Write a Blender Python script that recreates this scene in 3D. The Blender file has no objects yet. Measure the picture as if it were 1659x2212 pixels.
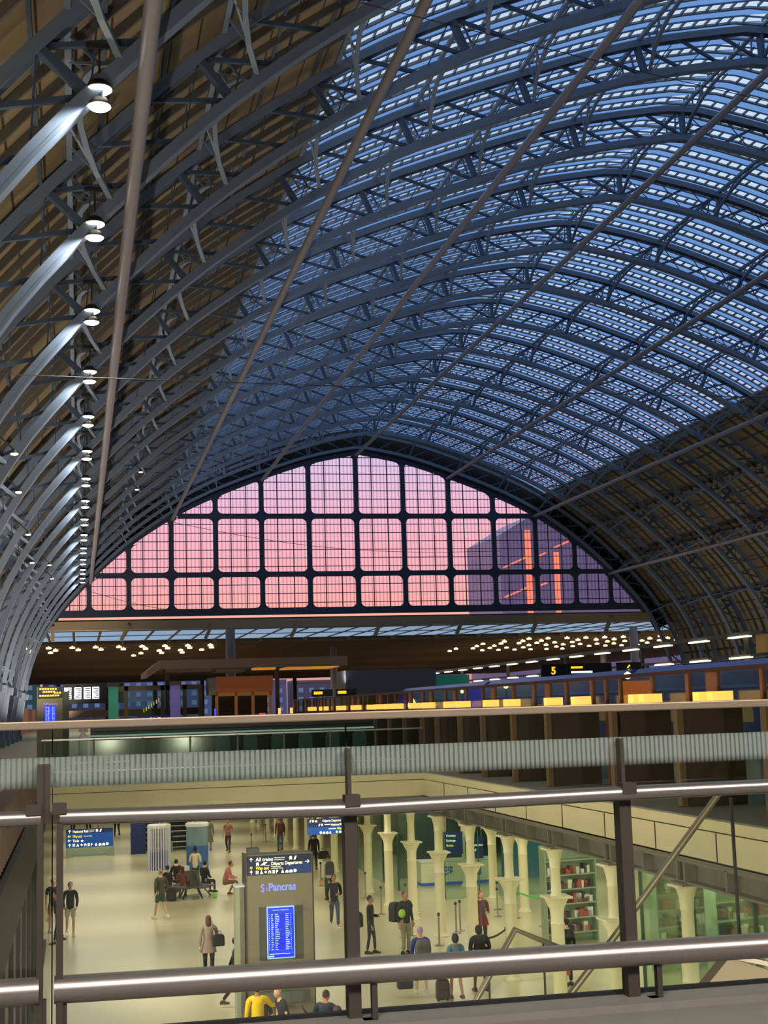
import bpy, bmesh, math, random
from mathutils import Vector, Matrix

random.seed(7)
C = bpy.context.scene.collection
sc = bpy.context.scene

# ------------------------------------------------------------------ camera
EYE = Vector((0.0, 0.0, 7.6))
RIGHT = Vector((0.9772, -0.2100, -0.0296))
DOWN = Vector((0.0001, 0.1399, -0.9902))
FWD = Vector((0.2121, 0.9676, 0.1367))
cam_data = bpy.data.cameras.new('camera')
cam = bpy.data.objects.new('camera', cam_data)
C.objects.link(cam)
F = FWD.normalized()
R = (RIGHT - RIGHT.dot(F) * F).normalized()
U = R.cross(F)
cam.matrix_world = Matrix(((R.x, U.x, -F.x, EYE.x), (R.y, U.y, -F.y, EYE.y), (R.z, U.z, -F.z, EYE.z), (0, 0, 0, 1)))
cam_data.sensor_fit = 'VERTICAL'
cam_data.sensor_height = 36.0
cam_data.lens = 36.0 * 3050.0 / 2212.0
cam_data.clip_start = 0.1
cam_data.clip_end = 3000.0
sc.camera = cam

# ------------------------------------------------------------------ view, world
sc.view_settings.view_transform = 'Standard'
sc.view_settings.look = 'None'
sc.view_settings.gamma = 1.0
sc.view_settings.use_curve_mapping = False
sc.view_settings.exposure = 0.0
sc.cycles.transparent_max_bounces = 24
sc.cycles.max_bounces = 8
sc.cycles.diffuse_bounces = 4
sc.cycles.glossy_bounces = 3
sc.cycles.transmission_bounces = 4
sc.cycles.sample_clamp_indirect = 4.0

w = bpy.data.worlds.new('dusk_sky')
sc.world = w
w.use_nodes = True
nt = w.node_tree
nt.nodes.clear()
o_ = nt.nodes.new('ShaderNodeOutputWorld')
bg = nt.nodes.new('ShaderNodeBackground')
tc = nt.nodes.new('ShaderNodeTexCoord')
sx = nt.nodes.new('ShaderNodeSeparateXYZ')
rp = nt.nodes.new('ShaderNodeValToRGB')
nt.links.new(tc.outputs['Generated'], sx.inputs[0])
nt.links.new(sx.outputs['Z'], rp.inputs[0])
nt.links.new(rp.outputs[0], bg.inputs[0])
nt.links.new(bg.outputs[0], o_.inputs[0])
bg.inputs[1].default_value = 1.0


def s2l(c):
    return tuple(((v / 255.0) / 12.92 if v / 255.0 <= 0.04045 else ((v / 255.0 + 0.055) / 1.055) ** 2.4) for v in c)


stops = [(0.0, (150, 130, 160)), (0.035, (255, 176, 135)), (0.062, (255, 180, 158)), (0.085, (255, 182, 186)), (0.125, (252, 188, 206)),
         (0.165, (232, 200, 232)), (0.20, (210, 206, 246)), (0.27, (202, 224, 255)), (0.5, (222, 240, 255)), (1.0, (225, 242, 255))]
cr = rp.color_ramp
while len(cr.elements) > 1:
    cr.elements.remove(cr.elements[-1])
cr.elements[0].position = stops[0][0]
cr.elements[0].color = (*s2l(stops[0][1]), 1)
for p_, c_ in stops[1:]:
    e_ = cr.elements.new(p_)
    e_.color = (*s2l(c_), 1)

WARM = (1.0, 0.89, 0.71)


def area_light(name, loc, size, sizey, power, color, direction=(0, 0, -1), spread=math.pi):
    d = bpy.data.lights.new(name, 'AREA')
    d.shape = 'RECTANGLE'
    d.size = size
    d.size_y = sizey
    d.energy = power
    d.color = color
    d.spread = spread
    o = bpy.data.objects.new(name, d)
    C.objects.link(o)
    o.location = loc
    o.rotation_euler = Vector(direction).to_track_quat('-Z', 'Y').to_euler()
    return o


def spot_light(name, loc, target, power, color, angle=90, blend=0.6, r=0.15):
    d = bpy.data.lights.new(name, 'SPOT')
    d.energy = power
    d.color = color
    d.spot_size = math.radians(angle)
    d.spot_blend = blend
    d.shadow_soft_size = r
    o = bpy.data.objects.new(name, d)
    C.objects.link(o)
    o.location = loc
    o.rotation_euler = (Vector(target) - Vector(loc)).to_track_quat('-Z', 'Y').to_euler()
    return o


# arcade ceiling luminaires under the decks
for yy in (54, 62, 70, 78, 87, 97, 108):
    for xx in (1.5, 8.5):
        area_light('arcade_luminaire_light', (xx, yy, 3.93), 5.5, 2.5, 180, WARM)
for yy in (24, 32, 40, 48, 56, 64):
    area_light('arcade_luminaire_light', (14.6, yy, 3.93), 1.6, 4.0, 150, WARM)
    area_light('shop_luminaire_light', (20.5, yy, 3.93), 5.0, 4.0, 170, (0.92, 1.0, 0.70))
# added unseen fill spots below the near footbridge and along the left cornice
for xx in (2.0, 7.0):
    spot_light('footbridge_fill_light', (xx, 4.5, 5.95), (xx + 1.5, 34, 0), 4200, WARM, 120, 0.9, 0.1)
for yy in (20, 30, 40):
    spot_light('cornice_fill_light', (-0.8, yy, 5.1), (11, yy + 2, 2.2), 2100, WARM, 140, 0.9, 0.1)

# uplights standing behind the left deck edge, washing the left haunch
for yy in range(10, 156, 12):
    spot_light('left_uplight', (-2.2, yy, 6.0), (-3.6, yy + 3, 16), 5500 if yy > 50 else 3300, (1.0, 0.82, 0.64), 120, 0.8)
for yy in range(12, 156, 18):  # unseen fill spots added to brighten the roof crown and right haunch
    spot_light('shed_fill_light', (22, yy, 9.5), (16, yy + 6, 34), 900, (0.7, 0.82, 1.0), 150, 1.0)
    spot_light('shed_fill_light', (52, yy, 9.5), (66, yy + 6, 22), 1600, (1.0, 0.90, 0.66), 150, 1.0)
# added fill spots behind the viewer, lighting the near balustrade frontally
for xx, yy in ((-2.5, -2.0), (1.5, -3.0), (6.0, -2.5)):
    spot_light('front_fill_light', (xx, yy, 13.0), (xx * 0.7, 6.5, 6.9), 2300, (1.0, 0.94, 0.88), 80, 0.6, 0.9)

# ------------------------------------------------------------------ materials
MATS = {}


def mat(name, col, rough=0.6, metal=0.0, var=0.12, scale=3.0, emit=None, estr=0.0, spec=0.5, bump=0.0, lin=False):
    if name in MATS:
        return MATS[name]
    m = bpy.data.materials.new(name)
    m.use_nodes = True
    n = m.node_tree
    b = n.nodes['Principled BSDF']
    c = col if lin else s2l(col)
    tcn = n.nodes.new('ShaderNodeTexCoord')
    ns = n.nodes.new('ShaderNodeTexNoise')
    ns.inputs['Scale'].default_value = scale
    ns.inputs['Detail'].default_value = 3.0
    n.links.new(tcn.outputs['Object'], ns.inputs['Vector'])
    mx = n.nodes.new('ShaderNodeMixRGB')
    mx.inputs[1].default_value = (*[v * (1 - var) for v in c], 1)
    mx.inputs[2].default_value = (*[min(1, v * (1 + var)) for v in c], 1)
    n.links.new(ns.outputs['Fac'], mx.inputs[0])
    n.links.new(mx.outputs[0], b.inputs['Base Color'])
    b.inputs['Roughness'].default_value = rough
    b.inputs['Metallic'].default_value = metal
    b.inputs['Specular IOR Level'].default_value = spec
    if emit:
        b.inputs['Emission Color'].default_value = (*s2l(emit), 1)
        b.inputs['Emission Strength'].default_value = estr
    if bump:
        bp = n.nodes.new('ShaderNodeBump')
        bp.inputs['Strength'].default_value = bump
        n.links.new(ns.outputs['Fac'], bp.inputs['Height'])
        n.links.new(bp.outputs[0], b.inputs['Normal'])
    MATS[name] = m
    return m


def glass_mat(name, tint, gloss=0.06, rough=0.02):
    m = bpy.data.materials.new(name)
    m.use_nodes = True
    n = m.node_tree
    n.nodes.clear()
    out = n.nodes.new('ShaderNodeOutputMaterial')
    tr = n.nodes.new('ShaderNodeBsdfTransparent')
    tr.inputs[0].default_value = (*tint, 1)
    gl = n.nodes.new('ShaderNodeBsdfGlossy')
    gl.inputs['Roughness'].default_value = rough
    gl.inputs[0].default_value = (0.9, 0.95, 0.92, 1)
    fr = n.nodes.new('ShaderNodeFresnel')
    fr.inputs[0].default_value = 1.35
    ml = n.nodes.new('ShaderNodeMath')
    ml.operation = 'MULTIPLY'
    ml.inputs[1].default_value = gloss / 0.03
    ml.use_clamp = True
    n.links.new(fr.outputs[0], ml.inputs[0])
    mx = n.nodes.new('ShaderNodeMixShader')
    n.links.new(ml.outputs[0], mx.inputs[0])
    n.links.new(tr.outputs[0], mx.inputs[1])
    n.links.new(gl.outputs[0], mx.inputs[2])
    n.links.new(mx.outputs[0], out.inputs[0])
    MATS[name] = m
    return m


def frosted_mat(name, trans, diff, clear=0.0):
    m = bpy.data.materials.new(name)
    m.use_nodes = True
    n = m.node_tree
    n.nodes.clear()
    out = n.nodes.new('ShaderNodeOutputMaterial')
    t = n.nodes.new('ShaderNodeBsdfTranslucent')
    t.inputs[0].default_value = (*trans, 1)
    d = n.nodes.new('ShaderNodeBsdfDiffuse')
    d.inputs[0].default_value = (*diff, 1)
    a = n.nodes.new('ShaderNodeMixShader')
    a.inputs[0].default_value = 0.25
    n.links.new(t.outputs[0], a.inputs[1])
    n.links.new(d.outputs[0], a.inputs[2])
    tr = n.nodes.new('ShaderNodeBsdfTransparent')
    b = n.nodes.new('ShaderNodeMixShader')
    b.inputs[0].default_value = clear
    n.links.new(a.outputs[0], b.inputs[1])
    n.links.new(tr.outputs[0], b.inputs[2])
    n.links.new(b.outputs[0], out.inputs[0])
    MATS[name] = m
    return m


def stripe_mat(name, axis, period, duty, colA, colB, rough=0.7, noise=0.25, metal=0.0):
    """alternating boards or panels with dark joints along one object axis"""
    m = bpy.data.materials.new(name)
    m.use_nodes = True
    n = m.node_tree
    b = n.nodes['Principled BSDF']
    tcn = n.nodes.new('ShaderNodeTexCoord')
    sp = n.nodes.new('ShaderNodeSeparateXYZ')
    n.links.new(tcn.outputs['Object'], sp.inputs[0])
    mo = n.nodes.new('ShaderNodeMath')
    mo.operation = 'MULTIPLY'
    mo.inputs[1].default_value = 1.0 / period
    n.links.new(sp.outputs[axis], mo.inputs[0])
    fr = n.nodes.new('ShaderNodeMath')
    fr.operation = 'FRACT'
    n.links.new(mo.outputs[0], fr.inputs[0])
    lt = n.nodes.new('ShaderNodeMath')
    lt.operation = 'LESS_THAN'
    lt.inputs[1].default_value = duty
    n.links.new(fr.outputs[0], lt.inputs[0])
    mx = n.nodes.new('ShaderNodeMixRGB')
    mx.inputs[1].default_value = (*s2l(colB), 1)
    mx.inputs[2].default_value = (*s2l(colA), 1)
    n.links.new(lt.outputs[0], mx.inputs[0])
    ns = n.nodes.new('ShaderNodeTexNoise')
    ns.inputs['Scale'].default_value = 1.3
    n.links.new(tcn.outputs['Object'], ns.inputs['Vector'])
    m2 = n.nodes.new('ShaderNodeMixRGB')
    m2.blend_type = 'MULTIPLY'
    m2.inputs[0].default_value = noise
    n.links.new(mx.outputs[0], m2.inputs[1])
    n.links.new(ns.outputs['Color'], m2.inputs[2])
    n.links.new(m2.outputs[0], b.inputs['Base Color'])
    b.inputs['Roughness'].default_value = rough
    b.inputs['Metallic'].default_value = metal
    MATS[name] = m
    return m


STEEL = mat('painted_blue_grey_iron', (108, 124, 144), 0.45, 0.0, 0.10, 2.0)
STEEL_D = mat('dark_and_shaded_iron', (66, 86, 110), 0.5, 0.0, 0.12, 2.0)
GABLE_IRON = mat('gable_iron', (52, 62, 82), 0.5, 0.0, 0.1)
ROD = mat('painted_tube', (146, 144, 150), 0.32, 0.35, 0.05)
BOARD = stripe_mat('brown_boards', 'X', 0.9, 0.93, (160, 142, 108), (70, 60, 46), 0.8, 0.5)
FROST = frosted_mat('frosted_blue_glass', (0.26, 0.48, 0.90), (0.16, 0.26, 0.42))
CLEAR = glass_mat('clear_roof_glass', (0.93, 0.97, 1.0), 0.03)
NEARGLASS = glass_mat('green_tinted_balustrade_glass', (0.91, 0.94, 0.90), 0.05)
SCREENGLASS = glass_mat('screen_glass', (0.74, 0.84, 0.78), 0.008, 0.1)
BRUSHED = mat('brushed_steel', (168, 160, 155), 0.33, 0.9, 0.05, 40.0)
BRONZE = mat('dark_bronze_metal', (74, 66, 60), 0.45, 0.5, 0.08)
CAPM = mat('satin_handrail', (150, 132, 112), 0.4, 0.5, 0.06, 8.0)
CREAM = mat('cream_fascia', (206, 192, 152), 0.6, 0, 0.10, 0.8)
BEAMG = mat('grey_steel_beam', (112, 108, 92), 0.5, 0.2, 0.1)
COLM = mat('cream_cast_iron', (225, 216, 176), 0.5, 0, 0.05)
FLOORM = mat('polished_stone_floor', (196, 186, 148), 0.28, 0, 0.05, 0.35)
DECKM = mat('deck_stone', (120, 112, 98), 0.6, 0, 0.1, 0.5)
DARK = mat('dark_void', (14, 13, 12), 0.8)
BLACKM = mat('black_satin', (16, 16, 18), 0.5)
WOOD = mat('brown_wood', (92, 62, 40), 0.5, 0, 0.25, 5.0)
BRICK = mat('red_brick', (110, 62, 44), 0.85, 0, 0.25, 6.0)
KERB = mat('grey_stone_kerb', (112, 108, 100), 0.7, 0, 0.12, 12.0)
WHITE = mat('white_plastic', (225, 225, 225), 0.5)
NAVY = mat('navy_sign', (28, 40, 84), 0.5, 0, 0.15, 2.0, (28, 44, 92), 0.35)
BLUEP = mat('blue_panel', (24, 78, 165), 0.5, 0, 0.2, 2.0, (24, 84, 170), 0.3)
SIGNTXT = mat('sign_text_white', (255, 252, 225), 0.5, emit=(255, 252, 215), estr=1.0)
SIGNYEL = mat('sign_text_yellow', (255, 225, 20), 0.5, emit=(255, 225, 10), estr=1.0)
LAMPW = mat('lamp_white', (255, 255, 255), emit=(255, 250, 235), estr=6.0)
LAMPWARM = mat('downlight_warm', (255, 240, 200), emit=(255, 226, 160), estr=2.6)
LAMPTUBE = mat('tube_lamp', (255, 250, 235), emit=(255, 244, 212), estr=1.7)
SHADE = mat('glowing_lampshade', (240, 180, 90), emit=(255, 176, 76), estr=1.35)
CREAMLITE = mat('cream_metal', (150, 134, 106), 0.5, 0, 0.08)

# ------------------------------------------------------------------ mesh helpers


class MB:
    def __init__(self):
        self.v = []
        self.f = []

    def add(self, vs, fs):
        b = len(self.v)
        self.v.extend([tuple(p) for p in vs])
        self.f.extend([tuple(b + i for i in f) for f in fs])
        return self

    def box(self, x0, x1, y0, y1, z0, z1):
        return self.add([(x0, y0, z0), (x1, y0, z0), (x1, y1, z0), (x0, y1, z0), (x0, y0, z1), (x1, y0, z1), (x1, y1, z1), (x0, y1, z1)],
                        [(0, 3, 2, 1), (4, 5, 6, 7), (0, 1, 5, 4), (1, 2, 6, 5), (2, 3, 7, 6), (3, 0, 4, 7)])

    def cbox(self, cx, cy, cz, sx, sy, sz):
        return self.box(cx - sx / 2, cx + sx / 2, cy - sy / 2, cy + sy / 2, cz - sz / 2, cz + sz / 2)

    def bar(self, p, q, w, h, up=(0, 0, 1)):
        p = Vector(p)
        q = Vector(q)
        d = (q - p).normalized()
        u = Vector(up)
        s = d.cross(u)
        if s.length < 1e-4:
            s = d.cross(Vector((1, 0, 0)))
        s.normalize()
        u = s.cross(d)
        s = s * w / 2
        u = u * h / 2
        vs = [p - s - u, p + s - u, p + s + u, p - s + u, q - s - u, q + s - u, q + s + u, q - s + u]
        return self.add(vs, [(0, 3, 2, 1), (4, 5, 6, 7), (0, 1, 5, 4), (1, 2, 6, 5), (2, 3, 7, 6), (3, 0, 4, 7)])

    def tube(self, pts, r, n=10, caps=True):
        pts = [Vector(p) for p in pts]
        rr = r if isinstance(r, (list, tuple)) else [r] * len(pts)
        rings = []
        for i, p in enumerate(pts):
            d = (pts[min(i + 1, len(pts) - 1)] - pts[max(i - 1, 0)]).normalized()
            a = Vector((0, 0, 1)) if abs(d.z) < 0.9 else Vector((1, 0, 0))
            s = d.cross(a).normalized()
            u = s.cross(d)
            rings.append([p + (s * math.cos(2 * math.pi * k / n) + u * math.sin(2 * math.pi * k / n)) * rr[i] for k in range(n)])
        vs = [v for r_ in rings for v in r_]
        fs = []
        for i in range(len(rings) - 1):
            for k in range(n):
                a, b = i * n + k, i * n + (k + 1) % n
                fs.append((a, b, b + n, a + n))
        if caps:
            fs.append(tuple(range(n))[::-1])
            fs.append(tuple((len(rings) - 1) * n + k for k in range(n)))
        return self.add(vs, fs)

    def lathe(self, prof, cx=0, cy=0, cz=0, n=16, sx=1, sy=1, square=()):
        vs = []
        for (r, z) in prof:
            for k in range(n):
                a = 2 * math.pi * k / n
                vs.append((cx + r * math.cos(a) * sx, cy + r * math.sin(a) * sy, cz + z))
        fs = []
        for i in range(len(prof) - 1):
            for k in range(n):
                a, b = i * n + k, i * n + (k + 1) % n
                fs.append((a, b, b + n, a + n))
        fs.append(tuple(range(n))[::-1])
        fs.append(tuple((len(prof) - 1) * n + k for k in range(n)))
        return self.add(vs, fs)

    def sweep(self, path, w, h):
        """rectangular section along path of (point, normal) in an XZ plane; w along Y"""
        vs = []
        for p, nrm in path:
            for dy, dn in ((-w / 2, -h / 2), (w / 2, -h / 2), (w / 2, h / 2), (-w / 2, h / 2)):
                vs.append((p[0] + nrm[0] * dn, p[1] + dy, p[2] + nrm[2] * dn))
        fs = []
        for i in range(len(path) - 1):
            for k in range(4):
                a, b = i * 4 + k, i * 4 + (k + 1) % 4
                fs.append((a, b, b + 4, a + 4))
        m = (len(path) - 1) * 4
        fs += [(3, 2, 1, 0), (m, m + 1, m + 2, m + 3)]
        return self.add(vs, fs)

    def prism(self, poly, axis, a0, a1):
        """poly of 2D points extruded along axis ('X','Y','Z')"""
        def P(u, v, t):
            return {'X': (t, u, v), 'Y': (u, t, v), 'Z': (u, v, t)}[axis]
        n = len(poly)
        vs = [P(u, v, a0) for u, v in poly] + [P(u, v, a1) for u, v in poly]
        fs = [tuple(range(n)), tuple(range(2 * n - 1, n - 1, -1))]
        for i in range(n):
            j = (i + 1) % n
            fs.append((i, i + n, j + n, j))
        return self.add(vs, fs)

    def ball(self, c, rx, ry=None, rz=None, n=10, m=7):
        ry = ry or rx
        rz = rz or rx
        vs = [(c[0], c[1], c[2] - rz)]
        for i in range(1, m):
            t = math.pi * i / m
            for k in range(n):
                a = 2 * math.pi * k / n
                vs.append((c[0] + rx * math.sin(t) * math.cos(a), c[1] + ry * math.sin(t) * math.sin(a), c[2] - rz * math.cos(t)))
        vs.append((c[0], c[1], c[2] + rz))
        fs = []
        for k in range(n):
            fs.append((0, 1 + (k + 1) % n, 1 + k))
            for i in range(m - 2):
                a, b = 1 + i * n + k, 1 + i * n + (k + 1) % n
                fs.append((a, b, b + n, a + n))
            a, b = 1 + (m - 2) * n + k, 1 + (m - 2) * n + (k + 1) % n
            fs.append((a, b, len(vs) - 1))
        return self.add(vs, fs)

    def build(self, name, material, parent=None, smooth=False, bevel=0.0):
        me = bpy.data.meshes.new(name)
        me.from_pydata(self.v, [], self.f)
        me.update()
        if smooth:
            for p in me.polygons:
                p.use_smooth = True
            try:
                me.set_sharp_from_angle(angle=math.radians(40))
            except Exception:
                pass
        o = bpy.data.objects.new(name, me)
        C.objects.link(o)
        if material:
            me.materials.append(material)
        if parent:
            o.parent = parent
        if bevel:
            b = o.modifiers.new('bevel', 'BEVEL')
            b.width = bevel
            b.segments = 2
            b.limit_method = 'ANGLE'
        return o


def thing(name, label, cat, loc=(0, 0, 0), rz=0.0, group=None):
    o = bpy.data.objects.new(name, None)
    C.objects.link(o)
    o.location = loc
    o.rotation_euler = (0, 0, rz)
    o['label'] = label
    o['category'] = cat
    if group:
        o['group'] = group
    return o


def tag(o, label, cat, group=None, kind=None):
    o['label'] = label
    o['category'] = cat
    if group:
        o['group'] = group
    if kind:
        o['kind'] = kind
    return o


def struct(o, label=None):
    o['kind'] = 'structure'
    if label:
        o['label'] = label
    return o


def dup(root, loc, rz, label, group=None):
    r = root.copy()
    C.objects.link(r)
    r.location = loc
    r.rotation_euler = (0, 0, rz)
    r['label'] = label
    if group:
        r['group'] = group
    for ch in list(root.children):
        c = ch.copy()
        C.objects.link(c)
        c.parent = r
        for g in list(ch.children):
            d = g.copy()
            C.objects.link(d)
            d.parent = c
    return r


def text(body, size, loc, material, parent=None, align='LEFT', name='lettering', rz=0.0, ext=0.004, sx=1.0, bold=0.0):
    cu = bpy.data.curves.new(name, 'FONT')
    cu.body = body
    cu.size = size
    cu.align_x = align
    cu.extrude = ext
    cu.offset = bold
    cu.materials.append(material)
    tmp = bpy.data.objects.new('tmp', cu)
    C.objects.link(tmp)
    dg = bpy.context.evaluated_depsgraph_get()
    dg.update()
    me = bpy.data.meshes.new_from_object(tmp.evaluated_get(dg))
    bpy.data.objects.remove(tmp)
    bpy.data.curves.remove(cu)
    me.name = name
    o = bpy.data.objects.new(name, me)
    C.objects.link(o)
    o.location = loc
    o.rotation_euler = (math.pi / 2, 0, rz)
    o.scale = (sx, 1, 1)
    if parent:
        o.parent = parent
    return o


ORD = ['first', 'second', 'third', 'fourth', 'fifth', 'sixth', 'seventh', 'eighth', 'ninth', 'tenth', 'eleventh', 'twelfth',
       'thirteenth', 'fourteenth', 'fifteenth', 'sixteenth', 'seventeenth', 'eighteenth', 'nineteenth', 'twentieth']

# ------------------------------------------------------------------ shed geometry
DECK = 5.2
XC = 31.5
YG = 156.5
BAY = 8.94
HALF = [(0, 31.3), (5.5, 30.2), (11, 28.4), (16, 26.45), (20.7, 24.2), (26, 20.7), (30.1, 17.0), (33.8, 12.6), (36.2, 7.4), (37.4, 0.0)]


def half_curve(n=14):
    P = [Vector((a, b)) for a, b in HALF]
    ext = [2 * P[0] - P[1] + Vector((0, 0))] + P + [2 * P[-1] - P[-2]]
    out = []
    for i in range(1, len(ext) - 2):
        p0, p1, p2, p3 = ext[i - 1], ext[i], ext[i + 1], ext[i + 2]
        for k in range(n):
            t = k / n
            out.append(0.5 * ((2 * p1) + (-p0 + p2) * t + (2 * p0 - 5 * p1 + 4 * p2 - p3) * t * t + (-p0 + 3 * p1 - 3 * p2 + p3) * t ** 3))
    out.append(ext[-2].copy())
    return out


_h = half_curve()
ARCH = [Vector((XC - p.x, DECK + p.y)) for p in reversed(_h)] + [Vector((XC + p.x, DECK + p.y)) for p in _h[1:]]
_S = [0.0]
for a_, b_ in zip(ARCH, ARCH[1:]):
    _S.append(_S[-1] + (b_ - a_).length)
STOT = _S[-1]


def arch_s(s):
    s = max(0.0, min(STOT, s))
    lo, hi = 0, len(_S) - 1
    while hi - lo > 1:
        m = (lo + hi) // 2
        if _S[m] <= s:
            lo = m
        else:
            hi = m
    t = (s - _S[lo]) / (_S[hi] - _S[lo])
    p = ARCH[lo].lerp(ARCH[hi], t)
    a = ARCH[max(lo - 2, 0)]
    b = ARCH[min(hi + 2, len(ARCH) - 1)]
    d = (b - a).normalized()
    return p, d, Vector((-d.y, d.x))   # point, tangent, outward normal (xz)


def s_of_x(x):
    for i in range(len(ARCH) - 1):
        if ARCH[i].x <= x <= ARCH[i + 1].x:
            t = (x - ARCH[i].x) / max(1e-6, ARCH[i + 1].x - ARCH[i].x)
            return _S[i] + t * (_S[i + 1] - _S[i])
    return 0.0 if x < XC else STOT


def haunch(s, x, off):
    """the ribs sit a little lower over the haunches than the crown"""
    return off - 0.42 * max(0.0, min(1.0, (abs(x - XC) - 17.0) / 12.0)) if off > 0.3 else off


def AP(s, off, y):
    p, d, n = arch_s(s)
    off = haunch(s, p.x, off)
    q = p + n * off
    return Vector((q.x, y, q.y))


def apath(s0, s1, step, off, y):
    n = max(2, int(round((s1 - s0) / step)))
    out = []
    for i in range(n + 1):
        s = s0 + (s1 - s0) * i / n
        p, d, nn = arch_s(s)
        q = p + nn * haunch(s, p.x, off)
        out.append(((q.x, y, q.y), (nn.x, 0, nn.y)))
    return out


RIB_IN, RIB_OUT = 0.55, 2.35
S_GL = s_of_x(XC - 20.6)     # glazing limits
S_GR = s_of_x(XC + 20.6)

# ---- ribs
rib_ys = [YG - 0.6 - BAY * k for k in range(0, 17)]


def make_rib(y, ordinal):
    t = thing('roof_rib', 'blue-grey iron lattice arch rib of the shed roof, %s' % ordinal, 'roof rib', (0, y, 0), 0, 'lattice arch ribs of the train shed roof')
    m = MB().sweep(apath(0, STOT, 1.3, RIB_IN, 0), 0.46, 0.10)
    for dy in (-0.2, 0.2):
        m.sweep([((p[0], p[1] + dy, p[2]), n_) for p, n_ in apath(0, STOT, 1.3, RIB_IN + 0.14, 0)], 0.05, 0.26)
    m.build('lower_chord', STEEL, t)
    m = MB().sweep(apath(0, STOT, 1.3, RIB_OUT, 0), 0.46, 0.10)
    for dy in (-0.2, 0.2):
        m.sweep([((p[0], p[1] + dy, p[2]), n_) for p, n_ in apath(0, STOT, 1.3, RIB_OUT - 0.14, 0)], 0.05, 0.26)
    m.build('upper_chord', STEEL, t)
    m = MB()
    n = int(STOT / 1.95)
    for i in range(n):
        s0, s1 = STOT * i / n, STOT * (i + 1) / n
        a0, a1 = AP(s0, RIB_IN + 0.1, 0), AP(s1, RIB_IN + 0.1, 0)
        b0, b1 = AP(s0, RIB_OUT - 0.1, 0), AP(s1, RIB_OUT - 0.1, 0)
        m.bar(b0 if i < n / 2 else a0, a1 if i < n / 2 else b1, 0.13, 0.13)
        m.bar(a0 if i < n / 2 else b0, b1 if i < n / 2 else a1, 0.045, 0.045)
        if i % 3 == 0:
            m.bar(a0, b0, 0.40, 0.18, (1, 0, 0))
    m.build('lattice', STEEL_D, t)  # darker iron colour puts the lattice's shadow side into the paint
    for sgn in (0, 1):
        m = MB()
        for sa_, sb_, wd in ((4.3, 4.9, 0.9), (0.0, 0.6, 0.9), (0.55, 4.35, 0.6)):
            a_, b_ = (sa_, sb_) if sgn == 0 else (STOT - sb_, STOT - sa_)
            m.sweep(apath(a_, b_, 0.6, (RIB_IN + RIB_OUT) / 2, 0), wd, RIB_OUT - RIB_IN + (0.5 if wd > 0.7 else 0.1))
        m.build('foot', STEEL, t)
    return t


rib0 = make_rib(rib_ys[0], 'set against the glazed end wall')
for k, y in enumerate(rib_ys[1:], 1):
    dup(rib0, (0, y, 0), 0, 'iron lattice arch rib, %s out from the one at the glazed end wall' % ORD[k - 1])

# ---- node purlins: scalloped braces from rib to rib
M_X = [1.23, 5.48, 10.12, 15.02, 20.19, 25.57, 31.07, 36.55, 41.95, 47.25, 52.29, 57.0, 61.3]
node_dx = [-36.5, -34, -30.3, -26, -21.0, -16, -11.2, -5.6, 0, 5.6, 11.0, 16, 20.8, 26, 30.0, 34, 36.5]
S_NODE = [s_of_x(XC + d) for d in node_dx]
nm = ['left springing', 'left side', 'left side', 'left side', 'left edge of the skylights', 'left of the crown', 'left of the crown', 'left of the crown',
      'crown', 'right of the crown', 'right of the crown', 'right of the crown', 'right edge of the skylights', 'right side', 'right side', 'right side', 'right springing']
for i, s in enumerate(S_NODE):
    cnt = ORD[i]
    t = thing('roof_purlin', 'long scalloped iron purlin, %s from the left wall, %s' % (cnt, nm[i]), 'purlin', (0, 0, 0), 0, 'scalloped purlins between the ribs')
    mt, mb = MB(), MB()
    y0, y1 = rib_ys[-1], rib_ys[0]
    mt.bar(AP(s, RIB_OUT + 0.05, y0), AP(s, RIB_OUT + 0.05, y1), 0.16, 0.16)
    for a, b in zip(rib_ys, rib_ys[1:]):
        N = 8
        pts = []
        for k in range(N + 1):
            u = k / N
            off = RIB_IN + 0.15 + (RIB_OUT - 0.45 - RIB_IN) * math.sin(math.pi * u) ** 0.7
            pts.append(AP(s, off, a + (b - a) * u))
        for p, q in zip(pts, pts[1:]):
            mb.bar(p, q, 0.16, 0.10)
        for k in (1, 2, 6, 7):
            mb.bar(pts[k], AP(s, RIB_OUT, a + (b - a) * (k / N)), 0.07, 0.07)
        mb.bar(pts[1], AP(s, RIB_OUT, a + (b - a) * 0.28), 0.07, 0.07)
        mb.bar(pts[7], AP(s, RIB_OUT, a + (b - a) * 0.72), 0.07, 0.07)
    mt.build('top_rail', STEEL, t)
    mb.build('scalloped_brace', STEEL, t)

# ---- long tubes under the ribs
rod_x = [M_X[0], M_X[2], M_X[4], M_X[6], M_X[8], M_X[10], M_X[12]]
rn = ['nearest the left wall', 'second from the left wall', 'third from the left wall', 'middle one, under the crown', 'third from the right wall',
      'second from the right wall', 'nearest the right wall, lit pink']
for x, l in zip(rod_x, rn):
    s = s_of_x(x)
    p0, p1 = AP(s, -0.38, 8.0), AP(s, -0.22, YG - 0.3)
    o = MB().tube([p0, p1], 0.19, 12).build('tie_tube', ROD, None, True)
    tag(o, 'long straight grey tube hung below the ribs, %s' % l, 'roof tube', 'long tubes below the ribs')

# ---- intermediate rafters and boards on the haunches, skylights between
PITCH = BAY / 6
OFFB = RIB_OUT + 0.55
YB0, YB1 = rib_ys[-1] - 20, YG + 0.3


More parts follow.
